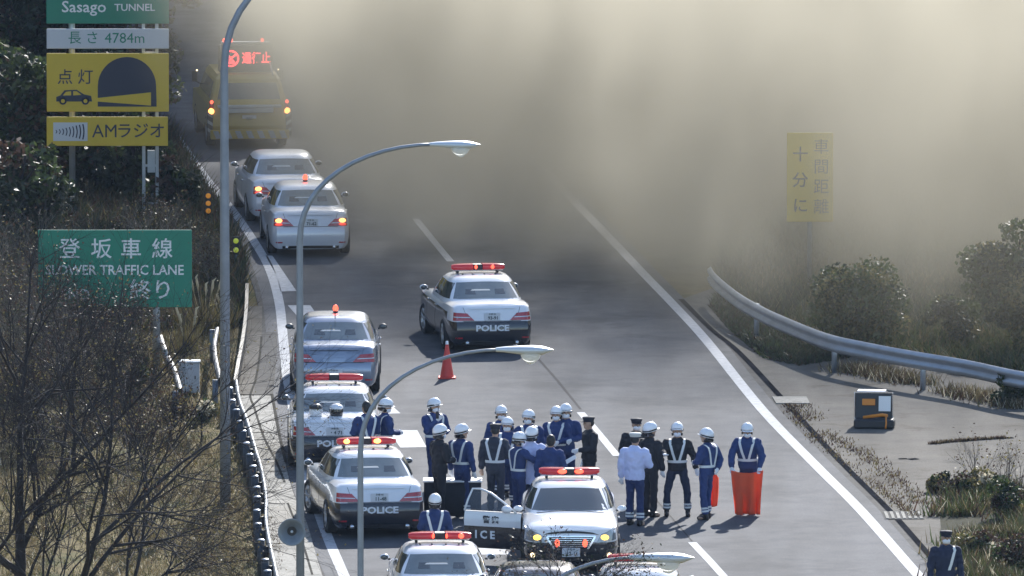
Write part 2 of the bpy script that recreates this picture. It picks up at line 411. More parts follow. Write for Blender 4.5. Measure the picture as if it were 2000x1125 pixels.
# ------------------------------------------------------------------ object materials
PW = mat('car_white_paint', (.78, .79, .82), .22, coat=.8)
PB = mat('car_black_paint', (.012, .014, .022), .22, coat=.8)
PS = mat('car_silver_paint', (.66, .69, .76), .3, .15, coat=.7)
PS2 = mat('car_grey_paint', (.26, .30, .38), .25, .5, coat=.8)
PN = mat('car_navy_paint', (.02, .03, .06), .22, coat=.8)
GLSR = mat('rear_glass', (.12, .145, .15), .08, coat=.6, spec=.8, var=.2, scale=1.5)
STREAK = mat('sunlit_streak_on_glass', (.42, .46, .48), .5)
HLD = mat('headlight_glass', (.22, .25, .29), .06, .2, coat=1)
GLS = mat('car_glass', (.035, .045, .05), .06, coat=.5, spec=.8)
TYRE = mat('tyre_rubber', (.018, .018, .02), .85)
RIM = mat('rim_metal', (.45, .46, .48), .3, .8)
REDL = mat('red_lamp', (.45, .02, .025), .2, coat=.6, emit=(1, .03, .03), estr=.06)
REDT = mat('tail_lamp_red', (.38, .02, .03), .18, coat=.8, var=.35, scale=22)
REDH = mat('red_lamp_lit', (.7, .05, .03), .3, emit=(1, .10, .05), estr=1.6)
REDB = mat('brake_lamp_lit', (.7, .04, .03), .3, emit=(1, .10, .06), estr=.5)
AMBH = mat('amber_lamp_lit', (.9, .4, .08), .3, emit=(1, .42, .10), estr=2.2)
YELH = mat('yellow_lamp_lit', (.9, .6, .1), .3, emit=(1, .62, .08), estr=2.0)
CLRL = mat('clear_lamp', (.55, .58, .62), .08, .3, coat=1)
WRML = mat('warm_fog_lamp_lit', (.9, .8, .6), .2, emit=(1, .78, .45), estr=1.6)
CHR = mat('chrome', (.75, .77, .80), .15, .95)
BLKP = mat('black_plastic', (.02, .021, .025), .5)
PLATE = mat('number_plate_white', (.62, .64, .68), .45)
PLTXT = mat('plate_green_lettering', (.03, .06, .08), .6)
LETW = mat('white_lettering', (.74, .76, .80), .5)
LETB = mat('dark_lettering', (.03, .035, .05), .6)
STEEL = mat('galvanised_steel', (.36, .39, .43), .42, .55, var=.15, scale=3)
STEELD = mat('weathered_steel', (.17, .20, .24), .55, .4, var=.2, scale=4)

def interp(tab, x):
    if x <= tab[0][0]: return tab[0][1]
    for (a, va), (b_, vb) in zip(tab, tab[1:]):
        if x <= b_: t = (x - a) / (b_ - a); t = t * t * (3 - 2 * t) * .4 + t * .6; return va + (vb - va) * t
    return tab[-1][1]
TOPZ = [(-2.45, .99), (-2.3, 1.03), (-1.75, 1.05), (-1.0, 1.0), (1.2, .99), (1.8, .93), (2.2, .85), (2.45, .74)]
HW = [(-2.45, .745), (-2.38, .80), (-2.22, .855), (-1.6, .892), (0, .9), (1.5, .892), (2.1, .855), (2.32, .78), (2.45, .66)]
INS_R = [.07, .03, 0, 0, .045, .08, .12, .17, .20, .20]
INS_F = [.10, .04, 0, .01, .02, .05, .10, .18, .24, .26]
def hull(mb, low, up, split, bump_black=True):
    ST = [-2.45, -2.43, -2.38, -2.28, -2.1, -1.85, -1.6, -1.3, -1.0, -.6, -.2, .2, .6, 1.0, 1.3, 1.6, 1.85, 2.05, 2.2, 2.32, 2.4, 2.44, 2.45]
    rings = []
    for y in ST:
        T = interp(TOPZ, y); W = interp(HW, y)
        lv = [.20, .27, .45, .61, .68, .84, T - .075, T - .02, T - .003, T + .008]
        wf = [.90, .965, 1, 1, .995, .975, .945, .86, .5, 0]
        er = max(0, 1 - (y + 2.45) / .55) ** 1.5; ef = max(0, 1 - (2.45 - y) / .6) ** 1.5
        ring = []
        for k in range(10):
            yy = y + INS_R[k] * er - INS_F[k] * ef
            ring.append(Vector((W * wf[k], yy, lv[k])))
        ring = [Vector((0, ring[0].y, .19))] + ring
        left = [Vector((-p.x, p.y, p.z)) for p in reversed(ring[1:-1])]
        rings.append(ring + left)       # closed ring, 11 + 9 = 20 points
    n = len(rings[0]); base = len(mb.v)
    mb.smooth = True
    vs = [p for r in rings for p in r]; fs = []
    fl = []
    for i in range(len(rings) - 1):
        for j in range(n):
            fs.append([i * n + j, (i + 1) * n + j, (i + 1) * n + (j + 1) % n, i * n + (j + 1) % n])
    for ri, flip in ((0, 0), (len(rings) - 1, 1)):
        for k in range(0, 10):
            a_, b_ = k, k + 1; a2, b2 = (n - k) % n, (n - k - 1) % n
            q = [ri * n + a_, ri * n + b_, ri * n + b2, ri * n + a2]
            q = [v for i_, v in enumerate(q) if v not in q[:i_]]
            if len(q) > 2: fs.append(q if not flip else q[::-1])
    vs_ = [Vector(v) for v in vs]
    for m_, test in ((low, True), (up, False)):
        mb.m(m_)
    o = len(mb.v); mb.v.extend(vs_)
    li, ui = mb.mats.index(low), mb.mats.index(up)
    for f in fs:
        z = sum(vs_[i].z for i in f) / len(f); y = sum(vs_[i].y for i in f) / len(f)
        mb.f.append([o + i for i in f]); mb.mi.append(li if z < split(y) else ui); mb.sm.append(True)
def ghouse(mb, m_, dz=0.0):
    """cabin above the belt line: rounded-rectangle rings"""
    mb.m(m_, True)
    LV = [(.95, -1.84, 1.32, .84), (1.03, -1.66, 1.12, .82), (1.14, -1.46, .90, .78), (1.26, -1.24, .66, .725), (1.36, -1.06, .45, .67),
          (1.415, -.96, .33, .62), (1.445, -.86, .22, .54), (1.462, -.66, .02, .34), (1.468, -.5, -.14, .12)]
    rows = []
    N = 36
    for (z, r, f, hw) in LV:
        row = []
        c, h = (r + f) / 2, (f - r) / 2
        for j in range(N):
            th = 2 * math.pi * (j + .5) / N; e = .42
            cx_, sy_ = math.cos(th), math.sin(th)
            x = hw * math.copysign(abs(cx_) ** e, cx_); y = math.copysign(abs(sy_) ** e, sy_)
            taper = 1 - (.10 if y < 0 else .07) * abs(y) ** 3
            row.append(Vector((x * taper, c + h * y, z + dz)))
        rows.append(row)
    mb.grid(rows, True, closed=True)
    k = len(rows[-1]); mb.add(rows[-1], [list(range(k))])
def bvh_of(mb): return BVHTree.FromPolygons([tuple(v) for v in mb.v], [tuple(f) for f in mb.f])
def patch(mb, bv, q, dirv, m_, nu=8, nv=4, off=.006, axis='y', curve=0.0):
    """a panel laid on a curved body: q = four corners (u, v) from lower left round; cast along dirv"""
    d = Vector(dirv).normalized(); rows = []
    for i in range(nv + 1):
        row = []
        for j in range(nu + 1):
            a, b_ = j / nu, i / nv
            u = (q[0][0] * (1 - a) + q[1][0] * a) * (1 - b_) + (q[3][0] * (1 - a) + q[2][0] * a) * b_
            v = (q[0][1] * (1 - a) + q[1][1] * a) * (1 - b_) + (q[3][1] * (1 - a) + q[2][1] * a) * b_
            v += curve * (1 - (2 * a - 1) ** 2)
            o = Vector((u, 0, v)) if axis == 'y' else Vector((0, u, v))
            o = o - d * 5
            hit, nn, _, _ = bv.ray_cast(o, d)
            if hit is None: hit = o + d * 4.2; nn = -d
            if nn.dot(d) > 0: nn = -nn
            row.append(hit + nn * off)
        rows.append(row)
    mb.m(m_, True); mb.grid(rows, True)
    # skirt so that the panel has thickness
    edge = [rows[0][j] for j in range(nu + 1)] + [rows[i][nu] for i in range(1, nv + 1)] + [rows[nv][j] for j in range(nu - 1, -1, -1)] + [rows[i][0] for i in range(nv - 1, 0, -1)]
    mb.smooth = False
    mb.grid([edge, [p + d * (off + .004) for p in edge]], False, closed=True)
    return rows
def wheel(parent, x, y, turn=0.0, r=.325):
    s = 1 if x > 0 else -1
    Mx = Matrix.Rotation(R(90) * s, 3, 'Y')
    b = MB().m(TYRE, True); b.lathe([(r - .10, -.105), (r - .03, -.11), (r, -.085), (r, .085), (r - .03, .11), (r - .10, .105), (r - .105, .03), (.02, .03)], 28, M=Mx)
    o = b.build('wheel', parent); o.location = (x, y, r); o.rotation_euler = (0, 0, turn)
    b = MB().m(RIM, True); b.lathe([(r - .10, .075), (r - .105, .10), (r - .125, .098), (r - .14, .06)], 28, M=Mx)
    for k in range(5):
        a = 2 * math.pi * k / 5
        for dd in (-.16, .16):
            p0 = Mx @ Vector((.05 * math.cos(a), .05 * math.sin(a), .085)); p1 = Mx @ Vector(((r - .11) * math.cos(a + dd), (r - .11) * math.sin(a + dd), .09))
            b.tube([p0, p1], .016, 6)
    b.lathe([(.001, .092), (.05, .092), (.055, .07)], 14, M=Mx)
    link_rim = b.build('rim', o)
    return o
def light_bar(parent, lit=(), facing_front=False, z=1.505, y=-.25):
    b = MB().m(REDL, True)
    # swept red lens: two wings and a dark speaker in the middle
    for s in (-1, 1):
        secs = []
        for (x, hy, hz, yo) in ((.10, .15, .062, 0), (.34, .15, .062, -.03), (.50, .12, .055, -.06), (.56, .06, .04, -.08)):
            secs.append([Vector((s * x, y + yo + hy * cy_, z + .085 + hz * sz_)) for (cy_, sz_) in ((-1, -.8), (-.85, .7), (-.5, 1), (.5, 1), (.85, .7), (1, -.8), (.6, -1), (-.6, -1))])
        b.grid(secs, True, closed=True); b.add(secs[-1], [list(range(8))])
    lb = b.build('light_bar', parent, fix=True)
    b = MB().m(BLKP); b.box((0, y, z + .08), (.21, .27, .11), bev=.02); b.build('speaker_box', lb)
    b = MB().m(CHR); b.box((0, y - .01, z + .018), (1.06, .20, .02), bev=.006); b.build('base_rail', lb)
    for s in (-1, 1):
        b = MB().m(BLKP); b.box((s * .42, y, z - .01), (.05, .16, .07), bev=.01); b.build('mounting_foot', lb)
    fy = .155 if facing_front else -.165
    for (x, mm, rr) in lit:
        b = MB().m(mm, True); b.ell((x, y + fy - .02, z + .09), (rr, .03, .045)); b.build('flashing_lamp', lb)
    return lb
def digits(parent, txt, x, y, z, front=False, size=.095):
    rz = R(180) if front else 0
    b = MB().m(PLATE); b.box((x, y, z), (.33, .015, .165), bev=.004); p = b.build('number_plate', parent)
    yy = y - .012 if not front else y + .012
    writing('plate_number', txt, size, p, PLTXT, facing((x + (.02 if not front else -.02), yy, z - .025), rz), .002, bold=.002)
    writing('plate_region', '多摩 88', .045, p, PLTXT, facing((x, yy, z + .055), rz), .002)
    return p
def sedan(name, loc, rz, label, low, up, split, police=False, lit=(), brake=None, number='', turn=0.0, front=False, beacon=False, door_open=False, group=None, dark=False, plate_low=False, cat='police car', ant=False):
    root = empty(name, loc, rz); tag(root, label, cat, group)
    b = MB(); hull(b, low, up, split)
    bvh = bvh_of(b)
    g = MB(); ghouse(g, up)
    # wheel wells
    me_o = b.build('body', root)
    bm = bmesh.new(); bm.from_mesh(me_o.data); bmesh.ops.remove_doubles(bm, verts=bm.verts, dist=.0005); bmesh.ops.recalc_face_normals(bm, faces=bm.faces); bm.to_mesh(me_o.data); bm.free()
    cut = MB()
    for (x, y) in ((.85, 1.43), (-.85, 1.43), (.85, -1.40), (-.85, -1.40)):
        cut.cyl((x - .22 * (1 if x > 0 else -1), y, .33), (x + .3 * (1 if x > 0 else -1), y, .33), .375, 24)
    co = cut.build('cutter', fix=True); co.hide_render = True
    me_o.data.materials.append(BLKP); co.data.materials.append(BLKP)
    md = me_o.modifiers.new('wells', 'BOOLEAN'); md.operation = 'DIFFERENCE'; md.object = co; md.solver = 'EXACT'
    dg = bpy.context.evaluated_depsgraph_get(); dg.update(); nm = bpy.data.meshes.new_from_object(me_o.evaluated_get(dg))
    me_o.modifiers.clear(); me_o.data = nm; nm.name = 'body'; bpy.data.objects.remove(co)
    bm = bmesh.new(); bm.from_mesh(nm)                     # join the cabin
    gm = g.mesh('tmp'); mi0 = [i for i, m_ in enumerate(nm.materials) if m_ == up][0]
    for p in gm.polygons: p.material_index = mi0
    bm.from_mesh(gm); bm.to_mesh(nm); bm.free(); bpy.data.meshes.remove(gm)
    nm.set_sharp_from_angle(angle=R(38))
    gb = bvh_of(g)
    allb = MB(); allb.v = b.v + g.v; allb.f = b.f + [[i + len(b.v) for i in f] for f in g.f]; ab = bvh_of(allb)
    def P(nm_, bv, q, d, m_, nu=8, nv=4, off=.006, axis='y', par=root, curve=0.0):
        k = MB(); patch(k, bv, q, d, m_, nu, nv, off, axis, curve); return k.build(nm_, par)
    # glass
    rw = P('rear_window', gb, ((-.67, 1.05), (.67, 1.05), (.545, 1.34), (-.545, 1.34)), (0, 1, 0), GLSR, 12, 6, curve=.018)
    P('windscreen', gb, ((-.70, 1.015), (.70, 1.015), (.535, 1.345), (-.535, 1.345)), (0, -1, 0), GLS, 12, 6, curve=.018)
    for s in (-1, 1):
        P('rear_side_window', gb, ((-1.30, 1.04), (-.32, 1.03), (-.32, 1.345), (-.98, 1.33)), (-s, 0, 0), GLS, 6, 4, axis='x')
        P('front_side_window', gb, ((-.26, 1.03), (.88, 1.02), (.34, 1.34), (-.26, 1.345)), (-s, 0, 0), GLS, 6, 4, axis='x')
        for yy in (-.30, .90):
            P('door_seam', bvh, ((yy, .28), (yy + .012, .28), (yy + .012, .93), (yy, .93)), (-s, 0, 0), BLKP, 1, 8, .002, 'x')
        for yy in (-.48, .62):
            k = MB().m(CHR); k.tube([(s * .895, yy - .09, .84), (s * .915, yy - .06, .842), (s * .915, yy + .06, .842), (s * .895, yy + .09, .84)], .012, 6); k.build('door_handle', root)
        k = MB().m(up if not dark else BLKP, True); k.ell((s * .955, .92, 1.04), (.088, .055, .058)); k.m(BLKP); k.cyl((s * .85, .90, 1.0), (s * .93, .92, 1.02), .02, 8)
        mo = k.build('mirror', root); k = MB().m(GLS); k.ell((s * .957, .873, 1.04), (.070, .018, .045)); k.build('mirror_glass', mo)
    for (x, y) in ((.80, 1.43), (-.80, 1.43), (.80, -1.40), (-.80, -1.40)):
        wheel(root, x, y, turn if y > 0 else 0)
    # back end
    for s in (-1, 1):
        tl = P('tail_light', bvh, ((s * .37, .70), (s * .80, .70), (s * .785, .865), (s * .52, .845)), (0, 1, 0), REDT, 8, 4, .012)
        P('tail_light_band', bvh, ((s * .45, .757), (s * .79, .768), (s * .79, .785), (s * .47, .772)), (0, 1, 0), CLRL, 6, 1, .017, par=tl)
        if brake:
            k = MB().m(brake, True); k.ell((s * .70, -2.405, .825), (.075, .03, .045)); k.build('indicator_lamp', tl)
            k = MB().m(REDB, True); k.ell((s * .70, -2.41, .74), (.085, .03, .03)); k.build('brake_lamp', tl)
        P('rear_reflector', bvh, ((s * .62, .33), (s * .76, .33), (s * .76, .36), (s * .62, .36)), (0, 1, 0), REDT, 3, 1, .008)
        k = MB().m(CHR); k.cyl((s * .52, -2.44, .235), (s * .52, -2.2, .235), .04, 12); k.build('exhaust', root)
    P('boot_seam', bvh, ((-.60, .683), (.60, .683), (.60, .693), (-.60, .693)), (0, 1, 0), BLKP, 10, 1, .003)
    for s in (-1, 1):
        P('boot_seam', bvh, ((s * .50, .70), (s * .508, .70), (s * .60, .965), (s * .592, .965)), (0, 1, 0), BLKP, 1, 6, .003)
        P('head_rest', gb, ((s * .20, 1.14), (s * .42, 1.14), (s * .40, 1.23), (s * .22, 1.23)), (0, 1, 0), GLS, 4, 3, .0075, par=rw)
    P('sunlit_shelf_streak', gb, ((-.30, 1.20), (.12, 1.20), (.10, 1.222), (-.26, 1.222)), (0, 1, 0), STREAK, 6, 1, .0085, par=rw)  # pale streak painted on the glass for the sunlit shelf behind it
    P('boot_lid_edge', bvh, ((-.50, .925), (.50, .925), (.50, .935), (-.50, .935)), (0, 1, 0), up, 10, 1, .02)
    P('lower_valance', bvh, ((-.62, .205), (.62, .205), (.62, .27), (-.62, .27)), (0, 1, 0), BLKP, 8, 1, .004)
    P('plate_recess', bvh, ((-.22, .695), (.22, .695), (.25, .895), (-.25, .895)), (0, 1, 0), up, 4, 2, .004)
    if number: digits(root, number, 0, -2.40 if not plate_low else -2.465, .775 if not plate_low else .48)
    fy_ = lambda x_, z_: bvh.ray_cast(Vector((x_, 5, z_)), Vector((0, -1, 0)))[0].y
    # front end
    for s in (-1, 1):
        h = P('headlight', bvh, ((s * .46, .60), (s * .82, .64), (s * .80, .86), (s * .56, .76)), (0, -1, 0), HLD, 8, 4, .010)
        if front:
            k = MB().m(YELH, True); k.ell((s * .62, fy_(s * .62, .70) + .005, .70), (.075, .045, .05)); k.build('indicator_lamp', h)
            k = MB().m(WRML, True); k.ell((s * .70, fy_(s * .70, .37) + .005, .37), (.05, .04, .045)); k.build('fog_lamp', root)
            k = MB().m(REDH, True); k.ell((s * .255, fy_(s * .255, .60) + .03, .60), (.045, .03, .075)); k.build('grille_lamp', root)
    gr = P('grille', bvh, ((-.30, .50), (.30, .50), (.42, .70), (-.42, .70)), (0, -1, 0), BLKP, 8, 4, .008)
    k = MB().m(CHR)
    for i in range(5):
        zz = .53 + i * .036; xx = .29 + (zz - .50) * .55
        P('grille_bar', bvh, ((-xx, zz), (xx, zz), (xx, zz + .009), (-xx, zz + .009)), (0, -1, 0), CHR, 8, 1, .018, par=gr)
    for s in (-1, 1):
        P('grille_surround', bvh, ((s * .29, .49), (s * .33, .49), (s * .46, .71), (s * .42, .71)), (0, -1, 0), CHR, 2, 4, .022, par=gr)
    P('grille_top', bvh, ((-.44, .705), (.44, .705), (.46, .73), (-.46, .73)), (0, -1, 0), CHR, 8, 1, .022, par=gr)
    if front:
        P('bonnet_edge_shade', bvh, ((-.52, .745), (.52, .745), (.40, .785), (-.40, .785)), (0, -1, 0), BLKP, 10, 1, .010, curve=.03)  # black strip painted as the shade under the bonnet edge
        P('lower_intake', bvh, ((-.60, .26), (.60, .26), (.52, .40), (-.52, .40)), (0, -1, 0), BLKP, 8, 2, .006)
        digits(root, number, 0, 2.475, .43, True)
        k = MB().m(BLKP)
        for s in (-1, 1): k.tube([(s * .62, 1.28, 1.005), (s * .3, 1.22, 1.03), (-s * .05 + .1, 1.2, 1.035)], .008, 5)
        k.build('wiper', root)
    if police:
        light_bar(root, lit, front)
        if not front:
            yb = bvh.ray_cast(Vector((0, -5, .54)), Vector((0, 1, 0)))[0].y
            writing('lettering', 'POLICE', .17, root, LETW, facing((0, yb - .004, .54)), .004, bold=.006, sx=1.25)
        for x in (-.36, -.15, .1, .33):
            b2 = MB().m(BLKP); b2.box((x, -.62, 1.475), (.035, .05, .02), bev=.004); b2.build('roof_fitting', root)
    if beacon:
        b2 = MB().m(REDH, True); b2.ell((0, -.30, 1.55), (.055, .055, .075)); b2.m(BLKP); b2.cyl((0, -.30, 1.455), (0, -.30, 1.50), .05, 12); b2.build('beacon', root)
    if ant:
        b2 = MB().m(BLKP); b2.tube([(0, -.98, 1.42), (0, -1.06, 1.60)], .010, 6); b2.build('antenna', root)
    if door_open:
        # driver's door swung open: hinge at the front edge, outer skin turned to the camera
        hinge = bpy.data.objects.new('door', None)
        d = MB(); N = 9; rows = []
        for i, z in enumerate((.27, .45, .61, .68, .84, .93, .955)):
            rows.append([Vector((.02 + (-.03 if z > .9 or z < .3 else 0), -1.14 * j / 10, z)) for j in range(11)])
        for k_, (z0, z1, mm) in enumerate(((0, 3, low), (3, 6, up))):
            d.m(mm, True); d.grid(rows[z0:z1 + 1], True)
        inner = [[p + Vector((-.07, 0, 0)) for p in (r if z_ < 6 else r)] for z_, r in enumerate(rows)]
        d.m(BLKP); d.grid(inner, False)
        edge = [r[0] for r in rows] + rows[-1][1:] + [r[-1] for r in reversed(rows[:-1])] + list(reversed(rows[0][1:-1]))
        e2 = [p + Vector((-.07, 0, 0)) for p in edge]; d.grid([edge, e2], False, closed=True)
        do = d.build('open_door', root, fix=True)
        do.location = (.90 * -1 if False else .90, 1.02 - .05, 0); do.rotation_euler = (0, 0, R(66)); do['label'] = 'open driver door'
        k = MB().m(up); k.tube([(0, -.10, .955), (-.06, -.36, 1.12), (-.14, -.66, 1.28), (-.19, -.90, 1.345), (-.20, -1.06, 1.34), (-.12, -1.12, 1.15), (0, -1.14, .955)], .020, 8); k.build('window_frame', do)
        k = MB().m(GLS); k.poly([(-.015, -.13, .96), (-.07, -.36, 1.11), (-.15, -.66, 1.265), (-.20, -.90, 1.33), (-.20, -1.05, 1.325), (-.13, -1.10, 1.15), (-.015, -1.12, .96)]); 
        gm_ = bpy.data.materials.get('clear_glass')
        if gm_ is None:
            gm_ = mat('clear_glass', (.25, .28, .32), .05); t = gm_.node_tree; tr = t.nodes.new('ShaderNodeBsdfTransparent'); mx = t.nodes.new('ShaderNodeMixShader'); mx.inputs[0].default_value = .75
            t.links.new(t.nodes['Principled BSDF'].outputs[0], mx.inputs[1]); t.links.new(tr.outputs[0], mx.inputs[2]); t.links.new(mx.outputs[0], t.nodes['Material Output'].inputs[0])
        k.mats = [gm_]; k.build('door_glass', do)
        k = MB().m(up, True); k.ell((.12, -.24, 1.03), (.10, .10, .075)); k.build('door_mirror', do)
        Mt = Matrix.Translation((.028, -.62, .0)) @ Matrix.Rotation(R(90), 4, 'Z') @ Matrix.Rotation(R(90), 4, 'X')
        writing('lettering', 'I C E', .20, do, LETW, Matrix.Translation((.028, -.72, .52)) @ Matrix.Rotation(R(90), 4, 'Z') @ Matrix.Rotation(R(90), 4, 'X'), .003, bold=.007, sx=1.0)
        writing('lettering', '警 察', .14, do, LETB, Matrix.Translation((.028, -.60, .80)) @ Matrix.Rotation(R(90), 4, 'Z') @ Matrix.Rotation(R(90), 4, 'X'), .003, bold=.006)
        # dark opening behind it
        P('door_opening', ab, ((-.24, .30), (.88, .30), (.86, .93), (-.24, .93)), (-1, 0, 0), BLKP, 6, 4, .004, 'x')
    return root
def at_rear(px, py, rz):        # origin of a car whose rear bumper stands over that ground pixel
    g_ = G(px, py); return g_ + Vector((-math.sin(rz), math.cos(rz), 0)) * 2.45
pol = lambda y: .68 if y < -1.9 else (.645 if y > 2.0 else .80)
never = lambda y: -1
GRP = 'patrol cars parked nose to tail on the left lane'
z1 = R(8.5)
sedan('patrol_car', at_rear(962, 692, z1), z1, 'black and white patrol car standing alone in the middle lane behind the traffic cone', PB, PW, pol, True, ((-.05, REDH, .03), (.30, REDH, .035)), None, '93-91', R(6), group='black and white patrol cars')
sedan('patrol_car', at_rear(654, 921, R(1)), R(1), 'patrol car with two helmets on its boot lid, directly behind the grey sedan', PB, PW, pol, True, (), None, '・4 71', group='black and white patrol cars')
z3 = R(7.5)
sedan('patrol_car', at_rear(742, 1053, z3), z3, 'black and white patrol car numbered 11-48, its front wheel touching the left edge line', PB, PW, pol, True, ((-.38, AMBH, .06), (-.1, REDH, .03), (.20, AMBH, .07)), None, '11-48', R(10), group='black and white patrol cars')
sedan('patrol_car', at_rear(866, 1250, R(2)), R(2), 'black and white patrol car cut off by the bottom edge, its left mirror standing out', PB, PW, pol, True, ((-.12, REDH, .025), (.12, REDH, .02), (.38, REDH, .05)), None, '12-05', group='black and white patrol cars')
sedan('patrol_car', at_rear(1255, 1296, R(1)), R(1), 'patrol car at the bottom edge, only its roof showing under the lowest street lamp', PB, PW, pol, True, (), None, '10-31', group='black and white patrol cars')
g_ = G(1113, 1124)
sedan('patrol_car', g_ + Vector((.0, 2.45, 0)), R(180.5), 'black and white patrol car facing the camera with its driver door wide open', PB, PW, pol, True, ((.13, REDH, .085), (-.13 - .05, REDH, .085)), None, '12-11', front=True, door_open=True, group='black and white patrol cars')
sedan('grey_sedan', at_rear(653, 775, R(0)), R(0), 'dark grey unmarked sedan with a red beacon, between the chevron marking and a patrol car', PS2, PS2, never, beacon=True, number='31-20', plate_low=True, dark=True, ant=True, cat='car')
sedan('silver_sedan', at_rear(607, 504, R(4)), R(4), 'silver sedan with a red beacon on its roof, nearer of the two silver sedans', PS, PS, never, brake=AMBH, beacon=True, number='71-62', cat='car')
sedan('silver_sedan', at_rear(566, 440, R(6)), R(6), 'silver sedan standing between the yellow truck and the other silver sedan', PS, PS, never, brake=AMBH, number='50-18', cat='car')
sedan('dark_sedan', at_rear(1050, 1293, R(0)), R(0), 'dark blue sedan at the bottom edge, under bare twigs between two patrol cars', PN, PN, never, number='20-77', cat='car')

# two helmets lying on the boot lid of the patrol car
HELW = mat('white_helmet', (.80, .82, .86), .25, coat=.8)
VIS = mat('dark_visor', (.015, .017, .022), .2, coat=.5)
def loose_helmet(px, py, yaw, label, col, low_):
    yy = G(654, 921).y + .42
    p = AT(px, py, yy); p.z = 1.035
    r = empty('helmet', p, yaw); tag(r, label, 'helmet')
    b = MB().m(low_, True); b.lathe([(.115, 0), (.13, .03), (.135, .10), (.12, .17)], 20); b.build('shell', r)
    b = MB().m(col, True); b.ell((0, 0, .16), (.135, .15, .085), z0=-.2); b.build('crown', r)
loose_helmet(617, 822, 0, 'peaked cap with a black top standing on the patrol car boot lid', VIS, HELW)
loose_helmet(657, 822, 0, 'small white helmet with dark visor on the patrol car boot lid', HELW, VIS)
# ------------------------------------------------------------------ people
SKIN = mat('skin', (.42, .27, .19), .55)
HAIR = mat('black_hair', (.012, .011, .012), .5)
MASKW = mat('white_face_mask', (.78, .80, .85), .8)
GLOVE = mat('white_glove', (.72, .73, .76), .8)
BLUE = mat('blue_uniform', (.022, .045, .150), .85, var=.18, scale=6)
BLUED = mat('deep_blue_trousers', (.015, .030, .105), .85, var=.2, scale=6)
NAVY = mat('navy_uniform', (.014, .022, .055), .85, var=.2, scale=6)
BLACKC = mat('black_uniform', (.010, .012, .020), .8, var=.25, scale=6)
GREYC = mat('dark_grey_uniform', (.028, .035, .055), .85, var=.2, scale=6)
RAIN = mat('pale_blue_coat', (.50, .56, .82), .75, var=.08, scale=4)
REFL = mat('white_reflective_strap', (.68, .71, .72), .5)
SHOE = mat('black_boot_leather', (.010, .010, .012), .4)
BAND = mat('silver_ankle_band', (.62, .65, .68), .5)
REDC = mat('red_flag_cloth', (.80, .13, .05), .8, trans=.28, var=.06, scale=3)
CAPD = mat('dark_cap_cloth', (.014, .016, .028), .8)
CAPW = mat('white_cap_cover', (.55, .56, .54), .8)
PAPER = mat('white_paper', (.8, .8, .8), .8)
ARM = {
 'down': ((.255, -.03, 1.13), (.265, .03, .88)),
 'out': ((.31, -.03, 1.14), (.36, .03, .90)),
 'fold': ((.275, .03, 1.14), (.07, .25, 1.10)),
 'hold': ((.265, .04, 1.13), (.14, .33, 1.14)),
 'radio': ((.27, .12, 1.16), (.07, .21, 1.36)),
 'hip': ((.34, -.06, 1.15), (.17, .10, 1.00)),
 'back': ((.28, -.12, 1.14), (.08, -.19, .98)),
 'flag': ((.30, .12, 1.14), (.27, .34, .97)),
 'point': ((.29, .16, 1.24), (.24, .44, 1.22)),
}
def capsule(mb, pts, rad, n=12, sq=1.0, up=None):
    mb.tube(pts, rad, n, sq=sq, up=up)
    for p, r in ((pts[0], rad[0]), (pts[-1], rad[-1])): mb.ell(p, (r * .97, r * .97 * sq if sq != 1 else r * .97, r * .97), 10, 6)
def remesh(o, v, disp=0.0):
    m_ = o.modifiers.new('remesh', 'REMESH'); m_.mode = 'VOXEL'; m_.voxel_size = v; m_.use_smooth_shade = True
    s_ = o.modifiers.new('smooth', 'SMOOTH'); s_.factor = .5; s_.iterations = 3
    if disp:
        tx = bpy.data.textures.get('folds')
        if tx is None: tx = bpy.data.textures.new('folds', 'CLOUDS'); tx.noise_scale = .09; tx.noise_depth = 1
        d_ = o.modifiers.new('folds', 'DISPLACE'); d_.texture = tx; d_.strength = disp; d_.mid_level = .5; d_.texture_coords = 'LOCAL'
PERS = []
